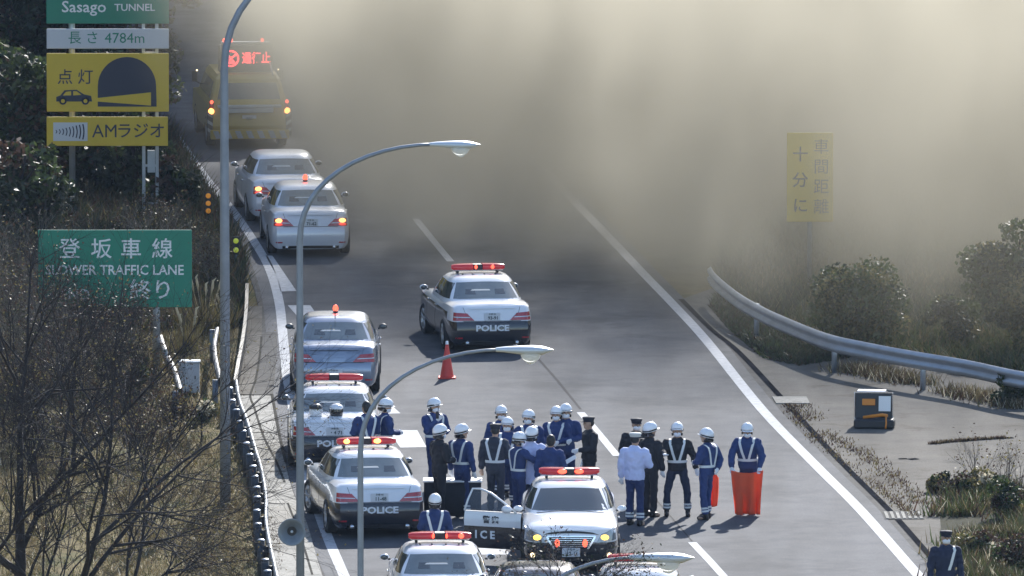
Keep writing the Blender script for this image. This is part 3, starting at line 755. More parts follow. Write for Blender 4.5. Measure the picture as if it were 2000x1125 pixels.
def person(head, yaw, label, top=BLUE, leg=BLUED, la='down', ra='down', hat='helmet', mask=True, harness=True, gloves=True, long=False, bands=True, hy=0.0, lean=0.0, hp=0.0, H=1.0, stance=.0, ground=None, wide=.11):
    """head = pixel of the top of the head; yaw 0 = facing away, 180 = facing the camera, 90 = facing left"""
    hz = 1.775 * H * math.cos(R(lean)) if hat == 'helmet' else 1.745 * H
    if ground is not None: loc = G(*ground)
    else:
        loc = G(head[0], head[1] - 0, hz); loc.z = 0
        loc += Vector((math.sin(R(yaw)), -math.cos(R(yaw)), 0)) * (.75 * math.sin(R(lean)))
    pv = random.Random(len(PERS) * 7 + 3); sway = pv.uniform(-.045, .045); bulk = pv.uniform(1.03, 1.16); stance = stance or pv.uniform(-.09, .09); H = H * pv.uniform(.975, 1.02); fold_v = pv.uniform(0, 50)
    root = empty('person', loc, R(yaw)); root.scale = (H * pv.uniform(.98, 1.05), H, H)
    tag(root, label, 'person', 'people standing on the closed road')
    ln = R(lean)
    def T(v):                  # the upper body leans at the hips
        v = Vector(v); v.x += sway * max(0, min(1, (v.z - .5) / .9)) - sway * .6 * max(0, min(1, (v.z - 1.2) / .4))
        if v.z > .93:
            q = Matrix.Rotation(-ln, 3, 'X') @ Vector((0, v.y, v.z - .93)); return Vector((v.x, q.y, q.z + .93))
        return v
    Hm = Matrix.Rotation(R(hy), 3, 'Z') @ Matrix.Rotation(-R(hp), 3, 'X')
    HC = T((0, .02, 1.61))
    def hd(v): return HC + Hm @ (Vector(v))
    def th(mb, s=0): mb.v[s:] = [T(v) for v in mb.v[s:]]
    # body --------------------------------------------------------------
    b = MB().m(SKIN, True)
    b.tube([(0, 0, .86), (0, 0, .98), (0, .005, 1.12), (0, .0, 1.28), (0, -.01, 1.40), (0, -.005, 1.46)], [.15, .145, .145, .165, .15, .07], 14, sq=.62, up=(0, 1, 0))
    b.tube([(0, -.005, 1.42), (0, .01, 1.55)], [.058, .052], 12)
    legs = []
    for s in (-1, 1):
        ft = stance * s
        L = [(s * .085, 0, .90), (s * (wide * .95), .02 + ft * .5, .49), (s * wide, ft, .09)]
        legs.append(L)
        b.tube(L, [.078, .052, .038], 10); b.tube([(s * wide, ft - .04, .05), (s * (wide + .02), ft + .14, .035)], [.04, .035], 8)
    arms = []
    for s, nm in ((-1, la), (1, ra)):
        e, h = ARM[nm]; e = (e[0] * s, e[1], e[2]); h = (h[0] * s, h[1], h[2])
        A = [(s * .185, -.01, 1.40), e, h]; arms.append([T(p) for p in A])
        b.tube(A, [.05, .040, .028], 10)
    th(b)
    o0 = len(b.v)
    b.ell((0, 0, 0), (.075, .095, .118), 14, 10)
    b.ell((0, .045, -.075), (.052, .05, .045), 10, 6)                          # jaw
    b.ell((0, .10, -.015), (.014, .022, .026), 8, 5)                           # nose
    for s in (-1, 1): b.ell((s * .078, 0, -.01), (.014, .022, .032), 8, 5)     # ears
    b.v[o0:] = [hd(v) for v in b.v[o0:]]
    o1 = len(b.v)
    for A in arms:                                                             # hands: palm, four fingers, thumb
        d = (A[2] - A[1]).normalized(); w_ = A[2]
        sd_ = d.cross(Vector((0, 1, 0)) if abs(d.y) < .8 else Vector((0, 0, 1))).normalized(); nr = d.cross(sd_).normalized()
        b.tube([w_ - d * .02, w_ + d * .04, w_ + d * .085], [.027, .036, .034], 8, sq=.6, up=nr)
        for k in range(4):
            r0 = w_ + d * .08 + sd_ * (-.026 + .0175 * k); Lf = (.062, .072, .068, .052)[k]; c_ = nr * -.018
            b.tube([r0, r0 + d * Lf * .5 + c_ * .3, r0 + d * Lf * .85 + c_ * 1.4], [.0095, .009, .0075], 6)
        r0 = w_ + d * .03 - sd_ * .03; b.tube([r0, r0 + d * .03 - sd_ * .022, r0 + d * .062 - sd_ * .026 - nr * .008], [.012, .0105, .009], 6)
    body = b.build('body', root); remesh(body, .0085)
    if gloves:
        for A in arms:
            g_ = MB().m(GLOVE, True)
            d = (A[2] - A[1]).normalized(); w_ = A[2]
            sd_ = d.cross(Vector((0, 1, 0)) if abs(d.y) < .8 else Vector((0, 0, 1))).normalized(); nr = d.cross(sd_).normalized()
            g_.tube([w_ - d * .035, w_ + d * .04, w_ + d * .085], [.036, .042, .039], 8, sq=.72, up=nr)
            for k in range(4):
                r0 = w_ + d * .075 + sd_ * (-.028 + .0185 * k); Lf = (.068, .078, .073, .058)[k]; c_ = nr * -.018
                g_.tube([r0, r0 + d * Lf * .5 + c_ * .3, r0 + d * Lf * .9 + c_ * 1.4], [.0125, .012, .0105], 6)
            r0 = w_ + d * .03 - sd_ * .03; g_.tube([r0, r0 + d * .03 - sd_ * .022, r0 + d * .066 - sd_ * .027 - nr * .008], [.0155, .014, .012], 6)
            remesh(g_.build('glove', root), .009)
    # jacket --------------------------------------------------------------
    t_ = MB(); hem = .70 if long else .86
    prof = [((0, 0, hem), .185 if long else .165), ((0, 0, .96), .168), ((0, .0, 1.06), .160), ((0, .0, 1.18), .175), ((0, -.005, 1.30), .19), ((0, -.01, 1.39), .18), ((0, -.005, 1.455), .105), ((0, .0, 1.50), .066)]
    t_.tube([p for p, r in prof], [r * bulk for p, r in prof], 18, sq=.68, up=(0, 1, 0)); th(t_)
    tb = bvh_of(t_)
    j = MB().m(top, True); j.v = list(t_.v); j.f = [list(f) for f in t_.f]; j.mi = [0] * len(j.f); j.sm = [True] * len(j.f)
    for A in arms:
        j.ell(A[0], (.072, .072, .072), 10, 6)
        j.tube([A[0], A[0].lerp(A[1], .55), A[1], A[1].lerp(A[2], .5), A[2]], [.080 * bulk, .072 * bulk, .063 * bulk, .058 * bulk, .048], 10); j.ell(A[1], (.058, .058, .058), 10, 6)
    jk = j.build('jacket', root); remesh(jk, .016, .040)
    # trousers
    q = MB().m(leg, True)
    q.tube([(0, 0, .80), (0, 0, .90), (0, 0, 1.0)], [.13, .150, .15], 14, sq=.68, up=(0, 1, 0))
    for L in legs:
        a0, k0, f0 = Vector(L[0]), Vector(L[1]), Vector(L[2])
        q.tube([a0 + Vector((0, 0, .02)), a0.lerp(k0, .5), k0, k0.lerp(f0, .5), f0 + Vector((0, 0, .03))], [.092, .084, .072, .068, .070], 12)
    tr_ = q.build('trousers', root); remesh(tr_, .016, .034)
    for L in legs:
        f0 = Vector(L[2]); k = MB().m(SHOE, True)
        k.tube([f0 + Vector((0, 0, .05)), f0 + Vector((0, -.01, 0)), f0 + Vector((0, -.02, -.05))], [.052, .05, .048], 10)
        k.tube([f0 + Vector((0, -.06, -.045)), f0 + Vector((0, .05, -.045)), f0 + Vector((0, .14, -.052)), f0 + Vector((0, .18, -.06))], [.045, .05, .046, .028], 10, sq=.9)
        k.v = [Vector((v.x, v.y, max(v.z, .003))) for v in k.v]; k.build('boot', root)
        if bands:
            k = MB().m(BAND, True); k0 = Vector(L[1])
            for tz in (.60, .74):
                c1 = k0.lerp(f0, tz); c2 = k0.lerp(f0, tz + .09); k.tube([c1, c2], [.077, .077], 14, cap=False)
            k.build('reflective_bands', root)
    # harness ---------------------------------------------------------------
    if harness:
        k = MB().m(REFL, False); sides = (-1, 1) if harness is True else (harness,)
        def hit(o, d):
            h_, n_, _, _ = tb.ray_cast(Vector(o), Vector(d).normalized()); return None if h_ is None else h_ + (n_ if n_.dot(Vector(d)) < 0 else -n_) * .016
        for s in sides:
            line = []
            for i in range(8):
                t = i / 7; x = s * (.035 + .095 * t); z = 1.04 + .35 * t; p0 = T((x, 0, z)); line.append((hit(p0 + Vector((0, 1.5, 0)), (0, -1, 0)), x))
            for i in range(5):
                x = s * .125; p0 = T((x, .07 - .035 * i, 1.42)); line.append((hit(p0 + Vector((0, 0, 1)), (0, 0, -1)), x))
            for i in range(8):
                t = i / 7; x = s * (.13 - .085 * t); z = 1.39 - .35 * t; p0 = T((x, 0, z)); line.append((hit(p0 + Vector((0, -1.5, 0)), (0, 1, 0)), x))
            rows = [[p + Vector((-.024, 0, 0)), p + Vector((.024, 0, 0))] for p, x in line if p is not None]
            k.grid(rows, False)
        ring = []
        for i in range(24 if harness is True else 0):
            a = 2 * math.pi * i / 24; d = Vector((math.cos(a), math.sin(a), 0)); p0 = T((0, 0, 1.04)); ring.append(hit(p0 + d, -d) or p0 + d * .15)
        if ring: k.grid([[p + Vector((0, 0, -.024)) for p in ring], [p + Vector((0, 0, .024)) for p in ring]], False, closed=True)
        h_ = k.build('reflective_harness', root); sm = h_.modifiers.new('thick', 'SOLIDIFY'); sm.thickness = .006; sm.offset = 0
    # head -------------------------------------------------------------------
    def hb(nm_, k): k.v = [hd(v) for v in k.v]; return k.build(nm_, root)
    k = MB().m(HAIR, True)
    if hat == 'hair': k.ell((0, -.015, .025), (.084, .104, .108), 16, 8, z0=-.35); k.ell((0, -.04, -.02), (.080, .075, .08), 12, 6); hb('hair', k)
    elif hat in ('cap', 'wcap'):
        k.ell((0, -.02, .0), (.082, .095, .085), 14, 6); hb('hair', k)
        k = MB().m(CAPD if hat == 'cap' else CAPW, True); k.lathe([(.088, .03), (.094, .06), (.112, .10), (.105, .118), (.0, .128)], 18, M=Matrix.Diagonal((1, 1.12, 1)))
        k.m(CAPD); k.lathe([(.090, .028), (.093, .062)], 18, M=Matrix.Diagonal((1, 1.12, 1))); k.box((0, .125, .032), (.13, .085, .010), bev=.004); hb('peaked_cap', k)
    else:
        k.ell((0, -.025, -.02), (.080, .085, .085), 14, 6); hb('hair', k)
        Ht = Matrix.Rotation(R(13), 3, 'X')
        k = MB().m(HELW, True); k.ell((0, -.012, .045), (.122, .148, .128), 20, 10, z0=-.12, M=Ht)
        k.lathe([(.121, .032), (.124, .005), (.118, -.012)], 20, M=Ht @ Matrix.Diagonal((1, 1.18, 1)), c=(0, -.012, 0.01))
        k.add([(-.115, .06, .045), (-.06, .125, .052), (0, .14, .056), (.06, .125, .052), (.115, .06, .045), (.10, .10, .040), (.055, .165, .046), (0, .18, .048), (-.055, .165, .046), (-.10, .10, .040)], [[0, 1, 8, 9], [1, 2, 7, 8], [2, 3, 6, 7], [3, 4, 5, 6]])
        he = hb('helmet', k)
        k = MB().m(VIS, True); k.lathe([(.1245, .000), (.1265, .014), (.1245, .028)], 20, M=Ht @ Matrix.Diagonal((1, 1.18, 1)), c=(0, -.012, 0.01)); k.v = [hd(v) for v in k.v]; k.build('helmet_band', he)
        k = MB().m(VIS, True); k.lathe([(.105, -.10), (.112, -.05)], 16, M=Matrix.Diagonal((1, 1.1, 1)), c=(0, -.03, 0))
        vs_ = [i for i, v in enumerate(k.v)]
        k.f = [f for f in k.f if sum(k.v[i].y for i in f) / len(f) < .02]; k.mi = k.mi[:len(k.f)]; k.sm = k.sm[:len(k.f)]; k.v = [hd(v) for v in k.v]; k.build('neck_guard', he)
        k = MB().m(CHR, True); k.ell((0, .118, .075), (.018, .010, .020), 8, 5); k.v = [hd(v) for v in k.v]; k.build('badge', he)
    for s in (-1, 1):
        k = MB().m(VIS, True); k.ell((s * .032, .083, .005), (.014, .010, .008), 8, 5); hb('eye', k)
    if mask:
        k = MB().m(MASKW, True); k.ell((0, .03, -.058), (.070, .088, .058), 14, 8); hb('face_mask', k)
    else:
        k = MB().m(mat('lips', (.30, .12, .10), .6) if 'lips' not in bpy.data.materials else bpy.data.materials['lips'], True); k.ell((0, .088, -.062), (.024, .010, .008), 8, 4); hb('mouth', k)
    PERS.append(root); root['arms'] = 0; del root['arms']
    return root, arms, T
def world_pt(root, p): 
    return Matrix.Translation(root.location) @ Matrix.Rotation(root.rotation_euler.z, 4, 'Z') @ (Vector(p) * root.scale[0])
P1 = person((717, 783), 30, 'dark haired officer without helmet beside the boot of the second patrol car, back turned', hat='hair', mask=False, la='fold', ra='fold')
P2 = person((752, 775), -70, 'helmeted officer looking right, behind the amber-lit light bar beside the bareheaded one', hy=-10, hp=15, la='fold', ra='fold')
P3 = person((848, 775), 215, 'helmeted officer speaking into a radio, standing highest and alone left of the crowd', la='fold', ra='radio', hy=15)
P4 = person((858, 832), -60, 'black-uniformed officer in white helmet with folded arms', top=BLACKC, leg=BLACKC, la='fold', ra='fold', harness=False, mask=True, bands=False)
P5 = person((903, 829), -35, 'blue officer in white helmet between the black-clad officer and the open car door', hy=-35, mask=False)
P6 = person((849, 960), 0, 'officer seen from behind with a white V harness, just above the bottom patrol car', wide=.13, la='fold', ra='fold', mask=False)
P7 = person((968, 825), -12, 'tall officer in dark grey with cap and white harness, back turned at the group edge', top=GREYC, leg=GREYC, hat='cap', mask=False, gloves=False, bands=False, H=1.03, la='down', ra='fold')
P8 = person((980, 791), 200, 'masked officer in helmet at the rear left of the huddle', hy=-15)
P9 = person((990, 810), 175, 'masked helmeted officer behind the shoulder of the tall grey-clad one, slightly lower', hy=-8, la='fold', ra='fold')
P10 = person((1030, 799), 190, 'masked helmeted officer in the gap between the rear pair and the left huddle', hy=-30)
P11 = person((1013, 843), -60, 'short officer in blue with helmet bowed to the right, in front of the huddle', hp=18, la='fold', ra='point', H=.97)
P12 = person((1039, 836), -10, 'officer in a long pale blue coat and white helmet in the middle of the huddle', top=RAIN, leg=NAVY, long=True, harness=False, mask=False, la='fold', ra='fold')
P13 = person((1077, 848), -15, 'bareheaded man in a blue jacket handing over a paper, back turned', hat='hair', mask=False, la='down', ra='hold', top=BLUE, gloves=False, harness=False, H=.98)
P14 = person((1087, 792), 170, 'masked helmeted officer half hidden by his neighbour, left of the rear pair', la='fold', ra='fold')
P15 = person((1105, 791), 185, 'masked helmeted officer in blue, right of the rear pair', harness=False, la='fold', ra='down')
P16 = person((1151, 811), 110, 'man in black suit and dark cap at the right end of the huddle', top=BLACKC, leg=BLACKC, hat='cap', harness=False, mask=False, la='fold', ra='down', bands=False)
P17 = person((1244, 812), 195, 'man in dark jacket and black cap with white mask, rear left of the right group', top=BLACKC, leg=NAVY, hat='cap', harness=False, la='out', ra='down', bands=False)
P18 = person((1240, 847), -20, 'officer in pale blue coat with a pale cap, nearest to the front-facing patrol car', top=RAIN, leg=BLUED, hat='wcap', harness=False, mask=False, la='down', ra='fold')
P19 = person((1269, 827), -40, 'officer in black coat and white helmet behind the pale blue coat', top=BLACKC, leg=BLACKC, harness=False, mask=False, hy=-20, bands=False)
P20 = person((1323, 826), 180, 'officer in black jacket facing the camera with legs apart and white V harness', top=BLACKC, leg=NAVY, la='out', ra='point', wide=.20)
P21 = person((1380, 832), 55, 'officer in bright blue looking left, a red flag hanging behind his leg', top=BLUE, leg=BLUE, la='fold', ra='back', hy=15, stance=.07, wide=.14, mask=False)
P22 = person((1457, 830), 172, 'officer with bowed head holding up a spread red flag', la='flag', ra='flag', hp=14, lean=10, ground=(1462, 1002), hy=12)
P23 = person((1848, 1033), 190, 'man in dark jacket with one pale strap in the bottom right corner by the weeds', top=NAVY, leg=NAVY, hat='cap', mask=True, H=1.02, bands=False, harness=-1)
# radio, papers, bag
r3 = P3[0]; h = world_pt(r3, P3[1][1][2]); b = MB().m(BLKP); b.box((0, 0, 0), (.055, .035, .14), bev=.008); b.tube([(.015, 0, .06), (.015, 0, .20)], .006, 6)
o = b.build('radio', loc=(h.x - .0, h.y - .03, h.z + .07)); tag(o, 'black handheld radio raised to the mouth of the highest officer', 'radio')
r13 = P13[0]; h = world_pt(r13, P13[1][1][2]); b = MB().m(PAPER)
b.add([(-.04, 0, 0), (.20, .05, .13), (.23, .02, .07), (0, -.03, -.07), (-.05, -.01, -.03)], [[0, 1, 2, 3, 4]]); o = b.build('papers', loc=(h.x + .05, h.y - .02, h.z + .03)); s_ = o.modifiers.new('t', 'SOLIDIFY'); s_.thickness = .006
tag(o, 'sheaf of white papers held between the bareheaded man and the black suit', 'papers')
# flags
def flag(name, cols, label):
    """cloth hanging from two upper corners; cols = list of (x, y, ztop, zbot)"""
    b = MB().m(REDC, True); rows = []
    for i in range(15):
        t = i / 14
        rows.append([Vector((x + (cols[len(cols) // 2][0] - x) * .20 * t + .02 * math.sin(j * 1.3 + t * 2) * t, y + (.075 * math.sin(j * .9 + t * .9) + .03 * math.sin(j * 2.3 - t * 2)) * (.2 + .8 * t), zt * (1 - t) + zb * t)) for j, (x, y, zt, zb) in enumerate(cols)])
    b.grid(rows, True); o = b.build(name); s_ = o.modifiers.new('t', 'SOLIDIFY'); s_.thickness = .004
    return tag(o, label, 'flag')
A = P22[1]; hl, hr = world_pt(P22[0], A[0][2]), world_pt(P22[0], A[1][2])
if hl.x > hr.x: hl, hr = hr, hl
cols = []
for j in range(19):
    t = j / 18; x = hl.x - .05 + (hr.x - hl.x + .12) * t; y = min(hl.y, hr.y) - .09
    cols.append((x + .03 * (1 - t), y, hl.z - .02 - .05 * math.sin(t * math.pi) , .035 + .05 * t * 0))
flag('red_flag', cols, 'spread red flag held in both hands by the bowing officer')
o = world_pt(P21[0], (-.0, -.24, 0))
b0 = G(1382, 1003)
flag('red_flag', [(b0.x + .03 + .030 * j, b0.y + .12 + .02 * j, .95 - .05 * j, .08 + .01 * j) for j in range(7)], 'narrow folded red flag hanging behind the leg of the officer looking left')

# ------------------------------------------------------------------ yellow road patrol truck
STRW = mat('dull_white_stripe', (.26, .27, .28), .7)  # truck stripes in a darker white
YEL = mat('yellow_truck_paint', (.34, .235, .025), .4, coat=.4, var=.1, scale=3)
STRB = mat('black_stripe', (.03, .03, .035), .6)
LEDR = mat('red_led', (.9, .05, .05), .4, emit=(1, .06, .07), estr=1.5)
def truck():
    rz = R(6); loc = G(487, 291) + Vector((-math.sin(rz), math.cos(rz), 0)) * 2.4
    root = empty('patrol_truck', loc, rz); tag(root, 'yellow road patrol truck with red LED board and striped rear, farthest vehicle', 'truck')
    b = MB().m(YEL, False)
    def ring(z, r, f, hw): return [Vector((-hw, r, z)), Vector((-hw + .07, r - .04, z)), Vector((hw - .07, r - .04, z)), Vector((hw, r, z)), Vector((hw, f, z)), Vector((-hw, f, z))]
    rows = [ring(.38, -2.32, 2.35, .93), ring(.55, -2.38, 2.4, .95), ring(1.0, -2.34, 2.3, .94), ring(1.12, -2.28, 1.2, .90), ring(1.62, -2.02, .75, .76), ring(1.72, -1.9, .6, .70)]
    b.grid(rows, False, closed=True); b.add(rows[-1], [[5, 4, 3, 2, 1, 0]]); b.add(rows[0], [[0, 1, 2, 3, 4, 5]])
    body = b.build('body', root, fix=True); md = body.modifiers.new('bevel', 'BEVEL'); md.width = .04; md.segments = 2
    b = MB().m(GLS); b.grid([[(-.76, -2.315, 1.08), (.76, -2.315, 1.08)], [(-.66, -2.10, 1.53), (.66, -2.10, 1.53)]], False); o = b.build('rear_window', root); s_ = o.modifiers.new('t', 'SOLIDIFY'); s_.thickness = .02; s_.offset = 1
    for s in (-1, 1):
        b = MB().m(GLS); b.grid([[(s * .895, -1.9, 1.17), (s * .895, .9, 1.17)], [(s * .79, -1.7, 1.55), (s * .79, .65, 1.55)]], False); o = b.build('side_window', root); s_ = o.modifiers.new('t', 'SOLIDIFY'); s_.thickness = .02; s_.offset = 0
        b = MB().m(REDT, True)
        b.box((s * .89, -2.37, 1.03), (.10, .08, .22), bev=.02); lm = b.build('rear_lamp', root)
        b = MB().m(AMBH, True); b.ell((s * .90, -2.41, .90), (.07, .05, .075)); b.build('hazard_lamp', lm)
        b = MB().m(REDH, True); b.ell((s * .89, -2.415, 1.12), (.04, .03, .045)); b.build('tail_lamp', lm)
        b = MB().m(BLKP); b.tube([(s * .80, .9, 1.2), (s * 1.0, .85, 1.3), (s * 1.02, .85, 1.45)], .015, 6); b.box((s * 1.02, .84, 1.42), (.13, .05, .26), bev=.02); mr = b.build('mirror', root)
        b = MB().m(WRML, True); b.ell((s * .97, .80, 1.56), (.022, .022, .022), 8, 5); b.build('marker_lamp', mr)
        for y in (-1.45, 1.5): wheel(root, s * .84, y, 0, .36)
    b = MB().m(STEEL); b.box((0, -2.48, 1.02), (1.5, .26, .05), bev=.01); b.box((0, -2.55, .93), (1.12, .10, .12), bev=.02); b.build('rear_shelf', root)
    for s in (-1, 1):
        b = MB().m(STEEL)
        b.tube([(s * .60, -2.0, 1.7), (s * .56, -1.5, 1.98)], .02, 6); b.build('board_bracket', root)
    # striped bumper and skirts
    b = MB().m(YEL); b.box((0, -2.50, .36), (1.86, .16, .22), bev=.02); bp = b.build('rear_bumper', root)
    b = MB().m(STRW)
    for i in range(7):
        x = -.80 + i * .26; b.prism([(x, -2.584, .27), (x + .13, -2.584, .27), (x + .05, -2.584, .45), (x - .08, -2.584, .45)], (0, -.004, 0))
    b.build('white_stripes', bp)
    for s in (-1, 1):
        b = MB().m(STRB); b.box((s * .93, -2.40, .60), (.14, .06, .56), bev=.015); pn = b.build('corner_board', root)
        b = MB().m(STRW)
        for i in range(3): z = .36 + i * .19; b.prism([(s * .87, -2.434, z), (s * .99, -2.434, z + .08), (s * .99, -2.434, z + .16), (s * .87, -2.434, z + .08)], (0, -.004, 0))
        b.build('white_stripes', pn)
    b = MB().m(PLATE); b.box((0, -2.395, .72), (.33, .02, .16)); p = b.build('number_plate', root); writing('plate_number', '800', .10, p, PLTXT, facing((0, -2.41, .715)), .002)
    # LED board
    b = MB().m(BLKP); b.box((0, -1.45, 2.06), (1.30, .16, .66), bev=.03); lb = b.build('led_board', root)
    writing('led_text', '通行止', .285, lb, LEDR, facing((.245, -1.535, 2.05)), .003, bold=.008, sx=.80)
    b = MB().m(LEDR); b.lathe([(.155, 0), (.20, 0), (.20, .006), (.155, .006)], 28, M=Matrix.Rotation(R(90), 3, 'X'), c=(-.36, -1.535, 2.06))
    b.box((-.36, -1.54, 2.06), (.32, .006, .045), M=Matrix.Rotation(R(-38), 3, 'Y')); b.box((-.36, -1.54, 2.06), (.20, .006, .05), M=Matrix.Rotation(R(48), 3, 'Y'))
    b.box((-.36, -1.54, 1.965), (.20, .005, .06)); b.build('led_symbol', lb)
    b = MB().m(STEEL); b.box((0, -1.35, 2.42), (1.15, .12, .05), bev=.01); br = b.build('beacon_bar', root)
    for s in (-1, 1): 
        b = MB().m(STEEL); b.box((s * .5, -1.35, 2.38), (.03, .03, .06)); b.build('bar_bracket', br)
    for x in (-.50, -.34, .40):
        b = MB().m(REDH, True); b.ell((x, -1.40, 2.48), (.045, .045, .05)); b.build('red_beacon', br)
truck()
# ------------------------------------------------------------------ signs
GRN = mat('sign_green', (.010, .20, .125), .5, var=.06, scale=1.5)
SWH = mat('sign_white', (.55, .57, .60), .5)
SYE = mat('sign_yellow', (.60, .42, .03), .5, var=.05, scale=2)
SBK = mat('sign_dark_blue', (.02, .025, .05), .5)
SGW = mat('sign_white_lettering', (.72, .74, .74), .5)
def board(name, root, px0, py0, px1, py1, yy, m, th=.05):
    a, c = AT(px0, py0, yy), AT(px1, py1, yy)
    cx_, cz_ = (a.x + c.x) / 2, (a.z + c.z) / 2; wd, hh = c.x - a.x, a.z - c.z
    L = root.location
    b = MB().m(m); b.box((cx_ - L.x, yy - L.y, cz_ - L.z), (wd, th, hh), bev=.012)
    o = b.build(name, root)
    for s in (-.3, .3):
        k = MB().m(STEELD); k.box((cx_ - L.x, yy - L.y + th / 2 + .03, cz_ - L.z + s * hh), (wd * .96, .06, .06)); k.build('back_rail', o)
    def at(px, py, dz=0.0):
        p = AT(px, py, yy); return Vector((p.x - L.x, yy - L.y - th / 2 - .003 - dz, p.z - L.z))
    return o, at
def mk_tunnel_sign():
    yy = G(293, 425).y; base = G(293, 425); root = empty('tunnel_sign', (base.x, yy + .25, 0))
    tag(root, 'tall stack of four tunnel information panels, green over white over two yellow', 'road sign')
    o, at = board('green_panel', root, 90, -80, 330, 46, yy, GRN)
    writing('lettering', 'Sasago', .36, o, SGW, facing(at(164, 14)), .003, bold=.004, sx=1.05)
    writing('lettering', 'TUNNEL', .225, o, SGW, facing(at(263, 15)), .003, bold=.003, sx=1.05)
    writing('lettering', '笹子トンネル', .42, o, SGW, facing(at(210, -40)), .003, bold=.004)
    o, at = board('length_panel', root, 91, 56, 330, 95, yy, SWH)
    writing('lettering', '長 さ', .31, o, GRN, facing(at(163, 75)), .003, bold=0); writing('lettering', '4784m', .33, o, GRN, facing(at(244, 75)), .003, bold=0)
    o, at = board('lights_panel', root, 91, 104, 330, 218, yy, SYE)
    writing('lettering', '点 灯', .36, o, SBK, facing(at(147, 152)), .003, bold=.002)
    b = MB().m(SBK); pts = []
    for i in range(19):
        a = math.pi * i / 18; p = at(248 + 57 * math.cos(a), 168 - 57 * math.sin(a)); pts.append(p)
    pts += [at(191, 208), at(306, 208)]; b.prism(pts, (0, -.004, 0)); b.build('tunnel_symbol', o, fix=True)
    b = MB().m(SYE); b.prism([at(191, 191, .006), at(295, 180, .006), at(295, 206, .006), at(191, 198, .006)], (0, -.004, 0)); b.build('light_beam_symbol', o, fix=True)
    b = MB().m(SBK)
    b.prism([at(110, 198), at(110, 189), at(118, 186), at(126, 176), at(150, 175), at(164, 184), at(178, 187), at(180, 198)], (0, -.004, 0)); ck = b.build('car_symbol', o, fix=True)
    b = MB().m(SYE)
    for q in (((123, 186), (129, 179), (139, 178), (139, 186)), ((143, 178), (150, 178), (159, 185), (143, 186))): b.prism([at(x, y, .006) for x, y in q], (0, -.003, 0))
    b.build('window_symbol', ck, fix=True)
    for cx_ in (123, 167):
        p = at(cx_, 197, .006); b = MB().m(SBK); b.lathe([(.001, 0), (.085, 0), (.085, .008)], 16, M=Matrix.Rotation(R(90), 3, 'X'), c=p); b.m(SYE); b.lathe([(.001, .009), (.045, .009)], 12, M=Matrix.Rotation(R(90), 3, 'X'), c=p); b.build('wheel_symbol', ck)
    o, at = board('radio_panel', root, 91, 228, 328, 285, yy, SYE)
    b = MB().m(SWH); b.prism([at(104, 239), at(171, 239), at(171, 275), at(104, 275)], (0, -.003, 0)); wp = b.build('white_field', o, fix=True)
    b = MB().m(SBK)
    for i in range(9):
        x = 109 + i * 6.6; h_ = 3 + i * 1.5; pp = [at(x + 2.2 * math.sin(math.pi * t / 6), 257 - h_ + 2 * h_ * t / 6, .005) for t in range(7)]
        b.tube(pp, .010 + i * .0008, 5)
    b.build('radio_wave_symbol', wp)
    writing('lettering', 'AM', .42, o, SBK, facing(at(205, 257)), .003, bold=0, sx=.95); writing('lettering', 'ラジオ', .37, o, SBK, facing(at(275, 257)), .003, bold=.003)
    for px in (140, 293):
        p = AT(px, 200, yy); wd = .20 if px > 200 else .14
        k = MB().m(STEEL)
        if px > 200:
            for s in (-1, 1): k.box((p.x - base.x + s * .15, 0, 3.6), (.07, .12, 7.6))
            for i in range(9): k.box((p.x - base.x, 0, .3 + i * .85), (.26, .03, .05))
            k.box((p.x - base.x + .02, -.02, 1.25), (.17, .06, .5))
        else: k.cyl((p.x - base.x, 0, 0), (p.x - base.x, 0, 7.4), wd / 2, 12)
        k.build('post', root)
mk_tunnel_sign()
def mk_slow_sign():
    base = G(305, 735); yy = base.y - .1; root = empty('lane_sign', (base.x, base.y, 0))
    tag(root, 'green slower traffic lane end sign half covered by bare twigs', 'road sign')
    o, at = board('green_panel', root, 74, 449, 375, 600, yy, GRN)
    for ch, x in (('登', 136), ('坂', 198), ('車', 256), ('線', 317)): writing('lettering', ch, .44, o, SGW, facing(at(x, 488)), .003, bold=.0035)
    writing('lettering', 'SLOWER TRAFFIC LANE', .285, o, SGW, facing(at(224, 528)), .003, bold=.004, sx=.93)
    writing('lettering', 'END', .30, o, SGW, facing(at(147, 576)), .003, bold=.004)
    writing('lettering', '終り', .44, o, SGW, facing(at(296, 568)), .003, bold=.003, sx=1.05)
    for px in (118, 305):
        p = AT(px, 500, yy); k = MB().m(STEEL); k.cyl((p.x - base.x, 0, 0), (p.x - base.x, 0, 2.85), .075, 14); k.build('post', root)
mk_slow_sign()
def mk_gap_sign():
    base = G(1581, 560); yy = base.y - .08; root = empty('distance_sign', (base.x, base.y, 0))
    tag(root, 'tall yellow vehicle distance sign on a single post, fading in the smoke', 'road sign')
    o, at = board('yellow_panel', root, 1537, 259, 1627, 433, yy, SYE)
    for i, ch in enumerate('車間距離'): writing('lettering', ch, .345, o, SBK, facing(at(1604, 288 + i * 39)), .003, bold=0)
    for i, ch in enumerate('十分に'): writing('lettering', ch, .345, o, SBK, facing(at(1563, 303 + i * 50)), .003, bold=.004)
    k = MB().m(STEEL); k.cyl((0, 0, 0), (0, 0, 3.0), .055, 12); k.build('post', root)
mk_gap_sign()
